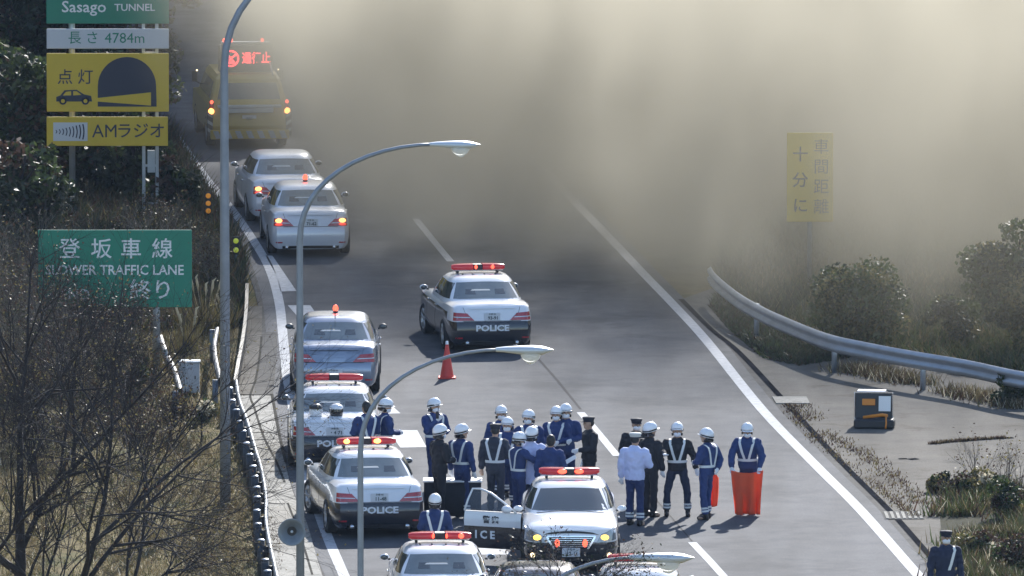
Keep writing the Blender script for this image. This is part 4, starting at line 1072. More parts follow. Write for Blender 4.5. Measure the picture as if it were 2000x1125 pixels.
# ------------------------------------------------------------------ street lamps
LAMPW = mat('lamp_housing', (.55, .60, .66), .35, .2, coat=.3)
LGLASS = mat('lamp_refractor', (.80, .82, .82), .12, coat=.8, trans=.65)
POLE = mat('lamp_pole_grey', (.24, .27, .32), .5, .35, var=.14, scale=2.5)
def lamp(base, H_, reach, label, r0=.10, rise=1.0, yaw=0):
    root = empty('street_lamp', base); tag(root, label, 'street lamp', 'street lamps along the left side')
    Rz = Matrix.Rotation(R(yaw), 3, 'Z')
    pts = [(0, 0, 0), (0, 0, H_ * .5), (0, 0, H_ - reach * .66)]; rad = [r0, r0 * .86, r0 * .72]
    z0 = H_ - reach * .66; zt = H_ - .10
    for i in range(1, 13):
        t = i / 12; a = t * math.pi / 2
        pts.append(((reach - .35) * (1 - math.cos(a)) , 0, z0 + (zt - z0) * math.sin(a) ** .9)); rad.append(r0 * (.70 - .34 * t))
    b = MB().m(POLE, True); b.tube([Rz @ Vector(p) for p in pts], rad, 14); b.build('pole', root)
    tip = pts[-1]; x0, z = tip[0] - .12, tip[2] - .01
    b = MB().m(LAMPW, True); secs = []
    for (t, hw, up, dn) in ((0, .045, .03, -.035), (.12, .07, .045, -.04), (.35, .12, .06, -.07), (.55, .145, .065, -.085), (.70, .13, .05, -.075), (.80, .07, .02, -.035), (.86, .02, .0, -.01)):
        secs.append([Rz @ Vector((x0 + t, hw * math.cos(a), z + .01 + (up if math.sin(a) > 0 else -dn) * math.sin(a))) for a in [2 * math.pi * k / 14 for k in range(14)]])
    b.grid(secs, True, closed=True); b.add(secs[0], [list(range(14))]); b.add(secs[-1], [list(range(13, -1, -1))]); hd_ = b.build('lamp_head', root, fix=True)
    b = MB().m(LGLASS, True); b.lathe([(.15, 0), (.15, -.03), (.12, -.08), (.05, -.14), (.001, -.155)], 16, M=Rz @ Matrix.Diagonal((1, .8, 1)), c=Rz @ Vector((x0 + .52, 0, z - .055))); b.build('refractor', hd_)
    return root
zz = lambda px, py, yy: AT(px, py, yy).z
g1 = G(440, 990); lamp(Vector((g1.x, g1.y, 0)), zz(500, 140, g1.y) + 2.8, 4.2, 'leftmost street lamp, its pole standing in the dry grass, head out of frame', .105)
y2 = 241.0; t2 = AT(586, 800, y2); lamp(Vector((t2.x, y2, 0)), zz(890, 283, y2) + .11, AT(928, 283, y2).x - t2.x - .3, 'tallest fully seen street lamp, carrying a round loudspeaker on its pole', .078)
y3 = 211.5; t3 = AT(704, 900, y3); lamp(Vector((t3.x, y3, 0)), zz(1020, 684, y3) + .11, AT(1063, 684, y3).x - t3.x - .25, 'middle street lamp, its head in front of the traffic cone and patrol car', .060)
y4 = 188.0; lamp(Vector((AT(1015, 1090, y4).x, y4, 0)), zz(1270, 1090, y4) + .11, AT(1328, 1090, y4).x - AT(1015, 1090, y4).x - .2, 'lowest street lamp, only its arm and head showing at the bottom edge', .055)
# loudspeaker on the pole of the second lamp
hp_ = AT(570, 1038, y2 - .30); root = empty('loudspeaker', hp_); tag(root, 'round grey horn loudspeaker fixed to a street lamp pole', 'loudspeaker')
HORN = mat('horn_grey', (.20, .23, .27), .5, .2, var=.1, scale=10); Mh = Matrix.Rotation(R(90), 3, 'X')
b = MB().m(HORN, True); b.lathe([(.235, .10), (.225, .11), (.17, .03), (.10, -.03), (.05, -.08), (.05, -.12), (.08, -.04), (.15, .015), (.222, .095), (.235, .10)], 32, M=Mh); b.build('horn', root)
b = MB().m(BLKP, True); b.lathe([(.001, -.045), (.085, -.04)], 20, M=Mh); b.build('throat', root)
b = MB().m(LAMPW, True); b.ell((0, -.02, 0), (.025, .03, .025)); b.build('centre_plug', root)
b = MB().m(STEELD); b.tube([(0, .10, 0), (.10, .26, -.02)], .03, 8); b.build('bracket', root)
# ------------------------------------------------------------------ guard rails
RAILM = mat('rail_galvanised', (.34, .38, .44), .38, .6, var=.15, scale=2)
def wbeam(path, name, root, m, top=.78, flip=1):
    prof = [(0, 0), (.015, -.02), (.075, -.06), (.075, -.11), (.01, -.15), (.01, -.20), (.075, -.24), (.075, -.29), (.015, -.33), (0, -.35)]
    rows = []
    for i, p in enumerate(path):
        t = path[min(i + 1, len(path) - 1)] - path[max(i - 1, 0)]; n = Vector((t.y, -t.x, 0)).normalized() * flip
        rows.append([Vector((p.x, p.y, top + dz)) + n * dx for dx, dz in prof])
    b = MB().m(m, True); b.grid(rows, True); o = b.build(name, root); s_ = o.modifiers.new('t', 'SOLIDIFY'); s_.thickness = .006; return o
rt = [(1388, 520), (1397, 534), (1422, 556), (1452, 578), (1490, 599), (1529, 617), (1615, 651), (1700, 670), (1781, 685), (1889, 703), (1983, 723), (2100, 742)]
rp = smooth_path([G(x, y, .78) for x, y in rt], 6)
root = empty('guard_rail', Vector((rp[20].x, rp[20].y, 0))); tag(root, 'curved galvanised guard rail sweeping round the concrete apron on the right', 'guard rail')
L0 = root.location
rpl = [p - L0 for p in rp]; wbeam([Vector((p.x, p.y, 0)) for p in rpl], 'beam', root, RAILM, flip=1)
for (px, py) in ((1478, 592), (1630, 656), (1803, 690)):
    q = G(px, py, .76) - L0; k = MB().m(RAILM, True); k.cyl((q.x, q.y + .10, 0), (q.x, q.y + .10, .74), .057, 12); k.build('post', root)
# left guard rail with close posts, seen from behind
lp = pathpx([(461, 800), (468, 840), (480, 872), (489, 901), (500, 940), (511, 978), (519, 1030), (519, 1075), (527, 1125), (548, 1220)], 5)
root = empty('guard_rail', Vector((lp[15].x, lp[15].y, 0))); tag(root, 'guard rail on close dark posts between the dry grass and the pavement', 'guard rail'); L0 = root.location
pl = [Vector((p.x - L0.x, p.y - L0.y, 0)) for p in lp]
tot = 0; prev = None; nxt = 0
PDK = mat('dark_post_steel', (.045, .055, .07), .6, .2, var=.3, scale=5)
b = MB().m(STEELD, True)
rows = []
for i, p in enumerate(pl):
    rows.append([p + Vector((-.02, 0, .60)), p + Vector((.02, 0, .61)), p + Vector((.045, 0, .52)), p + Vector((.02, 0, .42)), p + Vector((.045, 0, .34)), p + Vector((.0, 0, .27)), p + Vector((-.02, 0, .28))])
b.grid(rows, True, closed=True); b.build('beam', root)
acc = 0
for i in range(1, len(pl)):
    acc += (pl[i] - pl[i - 1]).length
    if acc > 1.45:
        acc = 0; q = pl[i] + Vector((-.16, 0, 0)); k = MB().m(PDK, True); k.cyl(q, q + Vector((0, 0, .66)), .07, 12); k.m(BLKP); k.box(q + Vector((.09, 0, .45)), (.12, .08, .20)); pp_ = k.build('post', root)
        k = MB().m(RAILM, True); k.ell(q + Vector((0, 0, .66)), (.078, .078, .03), 12, 4, z0=0); k.build('cap', pp_)
# dark low cable barrier further up
bp_ = pathpx([(484, 585), (482, 640), (476, 690), (467, 740), (461, 776)], 6)
root = empty('low_barrier', Vector((bp_[0].x, bp_[0].y, 0))); tag(root, 'dark low barrier line along the left pavement above the orange reflector', 'barrier'); L0 = root.location
k = MB().m(BLKP, True); k.grid([[Vector((p.x - L0.x - .05, p.y - L0.y, 0)), Vector((p.x - L0.x - .05, p.y - L0.y, .35)), Vector((p.x - L0.x + .02, p.y - L0.y, .35)), Vector((p.x - L0.x + .02, p.y - L0.y, .0))] for p in bp_], False); k.build('kerb_wall', root)
# white end pieces of rails among the shrubs
RW = mat('white_rail', (.27, .28, .29), .5)
def white_rail(pts, label):
    P_ = [G(x, y, .7) for x, y in pts]; root = empty('side_rail', Vector((P_[0].x, P_[0].y, 0))); tag(root, label, 'guard rail'); L0 = root.location
    b = MB().m(RW, True); b.grid([[p - L0 + Vector((-.035, 0, 0)), p - L0 + Vector((.035, 0, .02)), p - L0 + Vector((.035, 0, -.16)), p - L0 + Vector((-.035, 0, -.18))] for p in smooth_path(P_, 5)], True, closed=True); b.build('beam', root)
    for p in (P_[0], P_[-1]):
        b = MB().m(STEELD, True); b.cyl((p.x - L0.x - .1, p.y - L0.y, -.05), (p.x - L0.x - .1, p.y - L0.y, .66), .06, 10); b.build('post', root)
white_rail([(424, 640), (419, 668), (421, 700), (430, 738)], 'white painted rail piece between the lamp pole and the white cabinet')
white_rail([(313, 655), (325, 690), (341, 722), (352, 760)], 'white slanting rail left of the white cabinet, under the green lane sign')
# ------------------------------------------------------------------ small roadside things
CABW = mat('cabinet_white', (.50, .53, .58), .5, var=.06, scale=5)
c_ = G(369, 768); root = empty('cabinet', c_); tag(root, 'pale grey equipment cabinet standing among shrubs left of the lamp pole', 'cabinet')
b = MB().m(CABW); b.box((0, 0, .33), (.43, .30, .62), bev=.012); b.build('housing', root); b = MB().m(LAMPW); b.box((0, -.02, .655), (.47, .36, .035), bev=.01); b.build('lid', root)
b = MB().m(CABW); b.box((0, -.155, .33), (.36, .012, .54), bev=.004); dr = b.build('door', root); b = MB().m(BLKP); b.box((.13, -.166, .34), (.02, .012, .07)); b.build('handle', dr)
ORA = mat('orange_reflector', (.75, .28, .02), .3, emit=(1, .40, .03), estr=.12); YGR = mat('yellow_green_reflector', (.55, .60, .05), .3, emit=(.8, .9, .1), estr=.10)
def delineator(px, py, n, m, label, gap=.17, r=.06, base_py=None):
    top = G(px, base_py or py + 40); z = AT(px, py, top.y).z; root = empty('reflector_post', top); tag(root, label, 'reflector')
    b = MB().m(STEELD, True); b.cyl((0, 0, 0), (0, 0, z + .05), .028, 8); b.build('post', root)
    b = MB().m(BLKP); b.box((0, -.035, z - gap * (n - 1) / 2), (r * 2.4, .03, gap * n), bev=.01); hs = b.build('housing', root)
    for i in range(n):
        b = MB().m(m, True); b.ell((0, -.055, z - gap * i), (r, .02, r), 12, 6); b.build('reflector', hs)
delineator(407, 382, 3, ORA, 'three orange round reflectors on a post beside the silver sedans', base_py=440)
delineator(461, 470, 2, YGR, 'pair of yellow green reflectors on a post by the far shoulder', gap=.2, base_py=520)
delineator(456, 784, 2, ORA, 'pair of orange reflectors at the start of the left guard rail', gap=.12, base_py=835)
delineator(507, 979, 1, ORA, 'single small orange reflector among the guard rail posts', r=.045, base_py=1015)
# traffic cone
CONE = mat('cone_red', (.62, .045, .03), .45, var=.08, scale=8)
c_ = G(873, 739); root = empty('traffic_cone', c_); tag(root, 'red traffic cone with a white tip behind the lone patrol car', 'traffic cone')
b = MB().m(CONE, True); b.lathe([(.145, .035), (.135, .06), (.03, .70), (.02, .72), (.001, .72)], 20); b.build('cone', root)
b = MB().m(CONE); b.box((0, 0, .018), (.36, .36, .035), bev=.01); b.build('base', root)
b = MB().m(MASKW, True); b.lathe([(.034, .70), (.026, .765), (.001, .775)], 12); b.build('tip', root)
# opened equipment case on the apron
c_ = G(1708, 836); root = empty('equipment_case', c_, R(-6)); tag(root, 'open black equipment case with orange tools and a white sheet on the apron', 'case')
b = MB().m(BLKP)
b.box((0, 0, .10), (.80, .42, .18), bev=.03); b.build('tray', root)
b = MB().m(BLKP); b.box((-.03, .22, .42), (.76, .10, .55), M=Matrix.Rotation(R(-10), 3, 'X'), bev=.03); ld = b.build('lid', root)
b = MB().m(CHR)
for (x, z, sx_, sz_) in ((-.03, .685, .78, .02), (-.03, .17, .78, .02), (-.41, .42, .02, .52), (.35, .42, .02, .52)): b.box((x, .15 - (z - .42) * -.176 + .0, z), (sx_, .02, sz_))
b.build('metal_rim', ld)
b = MB().m(PAPER); b.box((.19, .155, .47), (.24, .008, .30), M=Matrix.Rotation(R(-10), 3, 'X')); b.build('white_sheet', ld)
ORT = mat('orange_tool', (.65, .22, .02), .5)
b = MB().m(ORT); b.box((-.13, .15, .50), (.26, .02, .13), M=Matrix.Rotation(R(-10), 3, 'X'), bev=.008); b.build('orange_tool', ld)
b = MB().m(ORT, True); b.tube([(-.22, -.02, .21), (.0, -.08, .25), (.16, -.05, .27), (.26, -.10, .26)], .035, 8); b.tube([(.24, -.14, .25), (.25, -.23, .12), (.24, -.25, .02)], .018, 6); b.build('orange_strap', root)
b = MB().m(BLKP); b.box((-.10, .55, .34), (.62, .34, .66), bev=.03); b2 = b.build('backpack_case', None); b2.location = c_; b2.rotation_euler = (0, 0, R(-6)); tag(b2, 'black upright case right behind the opened equipment case', 'case')
b = MB().m(LETW); b.box((-.10, .55, .68), (.56, .30, .02), bev=.006); b.build('white_top', b2)
# white-topped black table behind the officers
c_ = G(884, 1012); root = empty('folding_table', c_ + Vector((0, .2, 0))); tag(root, 'white topped black table behind the two officers left of the open door', 'table')
b = MB().m(LETW); b.box((0, 0, .70), (1.12, .5, .03), bev=.008); b.build('table_top', root)
b = MB().m(BLACKC)
rows = [[Vector((-.54 + .09 * i, -.24 + .02 * math.sin(i * 2.1) * (1 - z), .04 + .64 * z)) for i in range(13)] for z in (0, .5, 1)]
b.m(BLACKC, True); b.grid(rows, True); o = b.build('cloth', root); s_ = o.modifiers.new('t', 'SOLIDIFY'); s_.thickness = .01
for (x, y) in ((-.5, .2), (.5, .2), (-.5, -.2), (.5, -.2)):
    b = MB().m(STEELD); b.cyl((x, y, 0), (x, y, .69), .016, 8); b.build('leg', root)
# ------------------------------------------------------------------ vegetation
import numpy as np
rng = np.random.default_rng(11)
LF_D = mat('dark_leaves', (.012, .020, .011), .55, col2=(.034, .050, .022), scale=1.3, trans=.3)
LF_G = mat('green_leaves', (.030, .052, .018), .5, col2=(.085, .115, .035), scale=1.6, trans=.35)
LF_Y = mat('yellow_leaves', (.13, .115, .040), .55, col2=(.24, .20, .085), scale=2, trans=.35)
LF_B = mat('brown_leaves', (.045, .028, .022), .7, col2=(.095, .055, .035), scale=2, trans=.3)
LF_P = mat('pale_seed_heads', (.55, .50, .38), .7, trans=.4)
BARK = mat('dark_bark', (.028, .024, .026), .9, var=.3, scale=6)
TWIG = mat('twig_bark', (.055, .046, .046), .8, var=.3, scale=3)
TWIGL = mat('pale_twig', (.17, .15, .12), .7, var=.3, scale=3)
GRS = mat('dry_grass_blades', (.115, .088, .045), .8, col2=(.24, .19, .10), scale=.9, trans=.3)
GRS2 = mat('green_grass_blades', (.05, .055, .022), .8, col2=(.10, .10, .04), scale=.9, trans=.3)
def quads(name, C_, size, mats, mi=None, parent=None, flat=.0, asp=.55, nrm=None):
    """many small leaf-shaped faces (rhombi) round the centres C_"""
    n = len(C_); s = size * rng.uniform(.6, 1.35, n)[:, None] if np.isscalar(size) else size[:, None]
    a = rng.normal(size=(n, 3)); a[:, 2] *= (1 - flat); a /= np.linalg.norm(a, axis=1)[:, None]
    b = np.cross(a, rng.normal(size=(n, 3))); b /= np.linalg.norm(b, axis=1)[:, None]
    V = np.empty((n, 4, 3)); V[:, 0] = C_ - a * s; V[:, 1] = C_ + b * s * asp; V[:, 2] = C_ + a * s; V[:, 3] = C_ - b * s * asp
    me = bpy.data.meshes.new(name); me.vertices.add(n * 4); me.vertices.foreach_set('co', V.reshape(-1))
    me.loops.add(n * 4); me.loops.foreach_set('vertex_index', np.arange(n * 4, dtype=np.int32))
    me.polygons.add(n); me.polygons.foreach_set('loop_start', np.arange(0, n * 4, 4, dtype=np.int32))
    for m_ in mats: me.materials.append(m_)
    if mi is not None: me.polygons.foreach_set('material_index', mi.astype(np.int32))
    me.update(calc_edges=True); o = bpy.data.objects.new(name, me); link(o, parent); return o
def blades(name, P_, h, mats, mi, w=.012, lean=.35, parent=None):
    n = len(P_); an = rng.uniform(0, 2 * np.pi, n); d = np.stack([np.cos(an), np.sin(an), np.zeros(n)], 1)
    hh = (h * rng.uniform(.4, 1.3, n))[:, None]; ld = rng.normal(size=(n, 3)) * lean; ld[:, 2] = 1
    V = np.empty((n, 3, 3)); V[:, 0] = P_ - d * w; V[:, 1] = P_ + d * w; V[:, 2] = P_ + ld * hh
    me = bpy.data.meshes.new(name); me.vertices.add(n * 3); me.vertices.foreach_set('co', V.reshape(-1))
    me.loops.add(n * 3); me.loops.foreach_set('vertex_index', np.arange(n * 3, dtype=np.int32))
    me.polygons.add(n); me.polygons.foreach_set('loop_start', np.arange(0, n * 3, 3, dtype=np.int32))
    for m_ in mats: me.materials.append(m_)
    me.polygons.foreach_set('material_index', mi.astype(np.int32)); me.update(calc_edges=True)
    o = bpy.data.objects.new(name, me); link(o, parent); return o
def blob_points(blobs, n):
    w_ = np.array([b[1][0] * b[1][1] * b[1][2] for b in blobs]) ** (2 / 3.); w_ /= w_.sum(); idx = rng.choice(len(blobs), n, p=w_)
    d = rng.normal(size=(n, 3)); d /= np.linalg.norm(d, axis=1)[:, None]; r = rng.uniform(.55, 1.06, n)[:, None]
    c = np.array([b[0] for b in blobs])[idx]; R_ = np.array([b[1] for b in blobs])[idx]
    return c + d * R_ * r, idx
def crown_blobs(cx_, cy_, cz_, rx, rz, n, rs=.34):
    out = []
    for i in range(n):
        d = rng.normal(size=3); d /= np.linalg.norm(d); rr = rng.uniform(.35, .85)
        k = rx * rng.uniform(rs * .6, rs * 1.3)
        out.append(((cx_ + d[0] * rx * rr, cy_ + d[1] * rx * rr, cz_ + d[2] * rz * rr), (k, k, k * .8)))
    return out
def trunk_mb(H_, r, m_, n=4, spread=.5):
    b = MB().m(m_, True); p = [(0, 0, -.1), (.04 * H_ * random.uniform(-1, 1), .03 * H_ * random.uniform(-1, 1), H_ * .5), (.05 * H_ * random.uniform(-1, 1), 0, H_ * .95)]
    b.tube(smooth_path(p, 4), [r * (1 - .09 * i) for i in range(9)], 8)
    for i in range(n):
        a = random.uniform(0, 6.28); z = H_ * random.uniform(.3, .75); L = H_ * spread * random.uniform(.6, 1)
        b.tube([(0, 0, z), (math.cos(a) * L * .5, math.sin(a) * L * .5, z + L * .3), (math.cos(a) * L, math.sin(a) * L, z + L * .6)], [r * .45, r * .3, r * .1], 6)
    return b
def leafy(name, base, H_, rx, rz, mats, wts, n, size, label, cat, group=None, nb=14, trunk=True, zc=None, tr=.1):
    root = empty(name, base); tag(root, label, cat, group)
    bl = crown_blobs(0, 0, zc if zc is not None else H_ - rz, rx, rz, nb)
    P_, idx = blob_points(bl, n); bm_ = rng.choice(len(mats), len(bl), p=wts); mi = bm_[idx]
    fl = rng.random(n) < .22; mi = np.where(fl, rng.choice(len(mats), n, p=wts), mi)
    keep = P_[:, 2] > .02; quads('crown', P_[keep], size, mats, mi[keep], root)
    if trunk: trunk_mb(H_ * .8, tr, BARK).build('trunk', root)
    return root
def branchy(b, p, d, L, r, depth, tips, droop=.0, nseg=3, kids=3, ang=.6, jit=.25, mats=None):
    pts = [p]; rad = [r]; q = p.copy(); dd = d.copy()
    for i in range(nseg):
        dd = (dd + Vector((random.uniform(-jit, jit), random.uniform(-jit, jit), random.uniform(-jit, jit) * .6 - droop))).normalized()
        q = q + dd * (L / nseg); pts.append(q.copy()); rad.append(r * (1 - .42 * (i + 1) / nseg))
    b.tube(pts, rad, 6 if depth > 3 else (4 if depth > 1 else 3), cap=False, smooth=depth > 1)
    if depth == 0: tips.append(pts[-1]); tips.append(pts[-2]); return
    for k in range(kids):
        t = random.uniform(.35, 1.0); i = min(nseg - 1, int(t * nseg)); s = pts[i].lerp(pts[i + 1], t * nseg - i if t < 1 else 1)
        ax = dd.orthogonal().normalized(); ax.rotate(Matrix.Rotation(random.uniform(0, 6.28), 3, dd)); nd = dd.copy(); nd.rotate(Matrix.Rotation(ang * random.uniform(.6, 1.35), 3, ax)); nd.normalize()
        branchy(b, s, nd, L * random.uniform(.58, .82), rad[i] * .62, depth - 1, tips, droop, nseg, kids, ang, jit)
    branchy(b, pts[-1], dd, L * .72, rad[-1] * .9, depth - 1, tips, droop, nseg, kids, ang, jit)
def bare_tree(name, base, H_, r, label, cat='tree', group=None, depth=5, kids=3, lean=(0, 0), leafn=0, leafm=None, lsize=.03, ang=.6, stems=1, m_=None, first=.32, tm=None, nseg=3, jit_=.25):
    root = empty(name, base); tag(root, label, cat, group)
    b = MB().m(m_ or BARK, True); tips = []
    for s in range(stems):
        a = random.uniform(0, 6.28); sp = .0 if stems == 1 else .35
        d = Vector((lean[0] + math.cos(a) * sp, lean[1] + math.sin(a) * sp, 1)).normalized()
        branchy(b, Vector((math.cos(a) * sp * .2, math.sin(a) * sp * .2, -.05)), d, H_ * first, r, depth, tips, kids=kids, ang=ang, nseg=nseg, jit=jit_)
    b.build('branches', root)
    if leafn and tips:
        T = np.array([list(t) for t in tips]); P_ = T[rng.integers(0, len(T), leafn)] + rng.normal(size=(leafn, 3)) * .07
        quads('leaves', P_, lsize, leafm or [LF_B], None if not leafm or len(leafm) < 2 else rng.integers(0, len(leafm), leafn), root)
    return root
random.seed(21)
gnd = lambda p: Vector((p.x, p.y, hgt(p.x, p.y) - .05))
GF = lambda px, py: gnd(G(px, py))
# dark wood on the upper left, rising behind the sign
DK = [LF_D, LF_G, LF_B]
spots = [(20, 130, 6.5, 2.3, 'dense'), (120, 95, 6.0, 2.0, ''), (215, 110, 6.0, 1.9, ''), (300, 140, 5.0, 1.4, ''), (-40, 250, 5.5, 2.2, ''), (60, 260, 5.2, 2.0, ''), (160, 260, 4.8, 1.8, ''), (245, 300, 3.6, 1.3, ''),
         (10, 380, 3.8, 1.7, ''), (95, 380, 3.4, 1.5, ''), (190, 375, 2.9, 1.25, ''), (262, 395, 2.1, .95, ''), (330, 420, 1.3, .7, ''), (40, 500, 3.0, 1.3, '')]
names = ['dark evergreen at the far top left corner of the wood', 'dark evergreen left behind the green tunnel panel', 'dark evergreen right behind the tunnel panels', 'slim dark evergreen between tunnel sign and street lamp', 'dark tree cut by the left edge beside the lights panel',
         'dark tree left of the yellow lights panel', 'dark tree directly under the radio panel', 'small dark tree left of the lattice sign post', 'dark tree above the left end of the green lane sign', 'low dark tree left of the lane sign top', 'low dark tree right above the lane sign', 'dark shrubby tree at the foot of the lattice post', 'low dark shrub between the lattice post and the orange reflectors', 'dark tree at the left edge beside the lane sign']
for (x, y, H_, r_, _), nm in zip(spots, names):
    leafy('evergreen_tree', GF(x, y), H_, r_, H_ * .52, DK, [.62, .16, .22], int(2600 * r_), .085, nm, 'tree', 'dark trees of the wood on the left', nb=22, zc=H_ * .50, tr=.09)
# bare twiggy shrubs
def shrub_bare(px, py, H_, lab, depth=4, leafn=260, lm=None, stems=4, kids=3, grp='bare shrubs on the left bank', m_=None, r=.022):
    return bare_tree('bare_shrub', GF(px, py), H_, r, lab, 'shrub', grp, depth, kids, leafn=leafn, leafm=lm or [LF_B, LF_D, LF_Y, LF_B, LF_B], lsize=.028, ang=.55, stems=stems, m_=m_ or random.choice([TWIG, TWIG, TWIG, BARK, TWIGL]), first=.36)
for (x, y, h_, lab) in ((120, 760, 2.0, 'brown shrub in the middle of the lower bank'), (5, 730, 2.4, 'bare shrub cut by the left edge at lane sign foot'), (260, 900, 1.2, 'low brown shrub on the grass nearest the lamp pole'), (65, 745, 2.6, 'bare shrub directly below the left post of the lane sign, tallest there'), (180, 730, 2.2, 'bare shrub between the two posts of the lane sign'), (10, 860, 2.3, 'bare shrub at the left edge above the dry grass'), (95, 880, 1.9, 'bare shrub on the upper edge of the dry grass, left part'), (190, 905, 1.5, 'bare shrub on the upper edge of the dry grass, right part'), (285, 800, 1.3, 'bare shrub right of the glossy green bush'), (20, 640, 2.6, 'bare shrub at the left edge just below the lane sign level'), (90, 700, 2.3, 'bare shrub under the left post of the lane sign'), (160, 660, 2.1, 'bare shrub below the middle of the lane sign'),
                         (225, 660, 1.8, 'bare shrub below the right half of the lane sign'), (40, 780, 2.4, 'bare shrub at the left edge below the first row'), (140, 800, 2.0, 'bare shrub left of the glossy green bush'),
                         (235, 850, 1.5, 'bare shrub just below the glossy green bush'), (330, 860, 1.1, 'low bare shrub below the white cabinet'), (300, 505, 1.5, 'brown shrub against the top edge of the lane sign'), (420, 560, 1.2, 'brown shrub between lane sign and street lamp pole')):
    shrub_bare(x, y, h_ * 1.15, lab, leafn=1100, depth=5 if h_ > 1.6 else 4)
# twigs in front of the lane sign
for (x, y, h_, ln, lab) in ((120, 830, 3.5, (.05, 0), 'tall bare sapling whose twigs cross the left half of the lane sign'), (190, 815, 3.0, (.12, 0), 'bare sapling whose twigs cover the bottom of the lane sign')):
    bare_tree('bare_sapling', GF(x, y), h_ * 1.12, .035, lab, 'tree', None, 6, 3, lean=ln, leafn=1500, leafm=[LF_B, LF_D], lsize=.03, m_=TWIG, first=.30, ang=.5)
# large bare trees in the left foreground
for (x, y, H_, r_, ln, dp, lab) in ((24, 1300, 8.0, .15, (.0, 0), 6, 'large bare tree with thick dark trunk at the left edge'), (112, 1330, 7.6, .10, (.14, 0), 6, 'bare tree with a leaning trunk, second from the left edge'),
                                     (190, 1330, 5.0, .075, (.35, 0), 5, 'lower bare tree reaching right over the dry grass'), (60, 1320, 4.6, .06, (.1, 0), 5, 'small bare tree in the bottom left corner')):
    bare_tree('bare_tree', GF(x, y), H_, r_, lab, 'tree', 'bare trees in the left foreground', dp, 3, lean=ln, leafn=1500, leafm=[LF_B, LF_Y], lsize=.022, m_=BARK, first=.36, ang=.66, jit_=.16)
leafy('glossy_bush', GF(250, 790), 1.15, .62, .56, [LF_G, LF_D, LF_Y], [.6, .35, .05], 3200, .048, 'glossy dark green bush left of the white cabinet', 'bush', nb=14, zc=.6, tr=.03)
leafy('pale_bush', GF(392, 868), .98, .46, .42, [LF_Y, LF_G, LF_P], [.4, .47, .13], 1700, .038, 'light leaved bush below the white cabinet beside the lamp pole', 'bush', nb=11, zc=.66, tr=.025)
# pampas grass
def pampas(px, py, H_, n, lab):
    root = empty('pampas_grass', GF(px, py)); tag(root, lab, 'grass clump', 'pampas grass clumps')
    P_ = np.stack([rng.normal(0, .10, n * 40), rng.normal(0, .10, n * 40), np.zeros(n * 40)], 1)
    blades('blades', P_, H_ * .72, [GRS, LF_Y], rng.integers(0, 2, n * 40), .012, .35, root)
    for i in range(n):
        a = Vector((random.uniform(-.32, .32) * H_, random.uniform(-.2, .2), H_ * random.uniform(.8, 1.08)))
        b = MB().m(LF_P, True); b.tube([a * .70, a * .82 + Vector((.01, 0, 0)), a * .94, a + Vector((.05, 0, -.02))], [.008, .032, .028, .006], 6, sq=.6)
        b.tube([(0, 0, 0), a * .4, a * .72], [.006, .005, .004], 4); b.build('plume', root)
for (x, y, h_, n, lab) in ((400, 650, 1.25, 5, 'pampas clump with two tall pale plumes right of the lane sign'), (365, 690, 1.0, 4, 'shorter pampas clump below the lane sign edge'), (330, 640, .8, 3, 'pampas clump right under the lane sign post'), (440, 640, .8, 3, 'pampas clump touching the lamp pole'), (300, 735, .75, 3, 'pampas clump left of the slanting white rail')):
    pampas(x, y, h_, n, lab)
# ---- ground cover (nobody could count it)
def scatter(poly, n):
    P_ = [G(*p) for p in poly]; xs_ = [p.x for p in P_]; ys_ = [p.y for p in P_]; out = []
    X = rng.uniform(min(xs_), max(xs_), n * 3); Y = rng.uniform(min(ys_), max(ys_), n * 3)
    ins = np.zeros(len(X), bool); j = len(P_) - 1
    for i in range(len(P_)):
        c = ((P_[i].y > Y) != (P_[j].y > Y)) & (X < (P_[j].x - P_[i].x) * (Y - P_[i].y) / (P_[j].y - P_[i].y + 1e-9) + P_[i].x); ins ^= c; j = i
    X, Y = X[ins][:n], Y[ins][:n]; Z = np.array([hgt(a, b) for a, b in zip(X, Y)]); return np.stack([X, Y, Z], 1)
LEFTP = [(-40, 600), (300, 600), (455, 640), (462, 800), (480, 890), (515, 1000), (516, 1100), (545, 1260), (-60, 1260)]
P_ = scatter(LEFTP, 60000); nzv = np.array([mnoise.noise(Vector((a * .8, b * .25, 0))) for a, b in P_[:, :2]])
keep = rng.random(len(P_)) < np.clip(.72 + nzv * 1.4, .12, 1); P_ = P_[keep]; nzv = nzv[keep]
mi = np.where(rng.random(len(P_)) < .25 + .5 * (nzv < -.1), 1, 0); mi = np.where(rng.random(len(P_)) < .04, 2, mi)
tag(blades('dry_grass', P_, .13, [GRS, GRS2, LF_P], mi, .012, .6), 'dry tan grass on the verge left of the guard rail', 'grass', kind='stuff')
WP = [(-60, 200), (330, 240), (395, 350), (452, 430), (482, 505), (478, 640), (380, 650), (-60, 640)]
P_ = scatter(WP, 30000); tag(blades('undergrowth', P_, .38, [LF_D, LF_B, GRS2, GRS], rng.choice(4, len(P_), p=[.5, .27, .15, .08]), .02, .6), 'dark undergrowth below the trees on the left', 'undergrowth', kind='stuff')
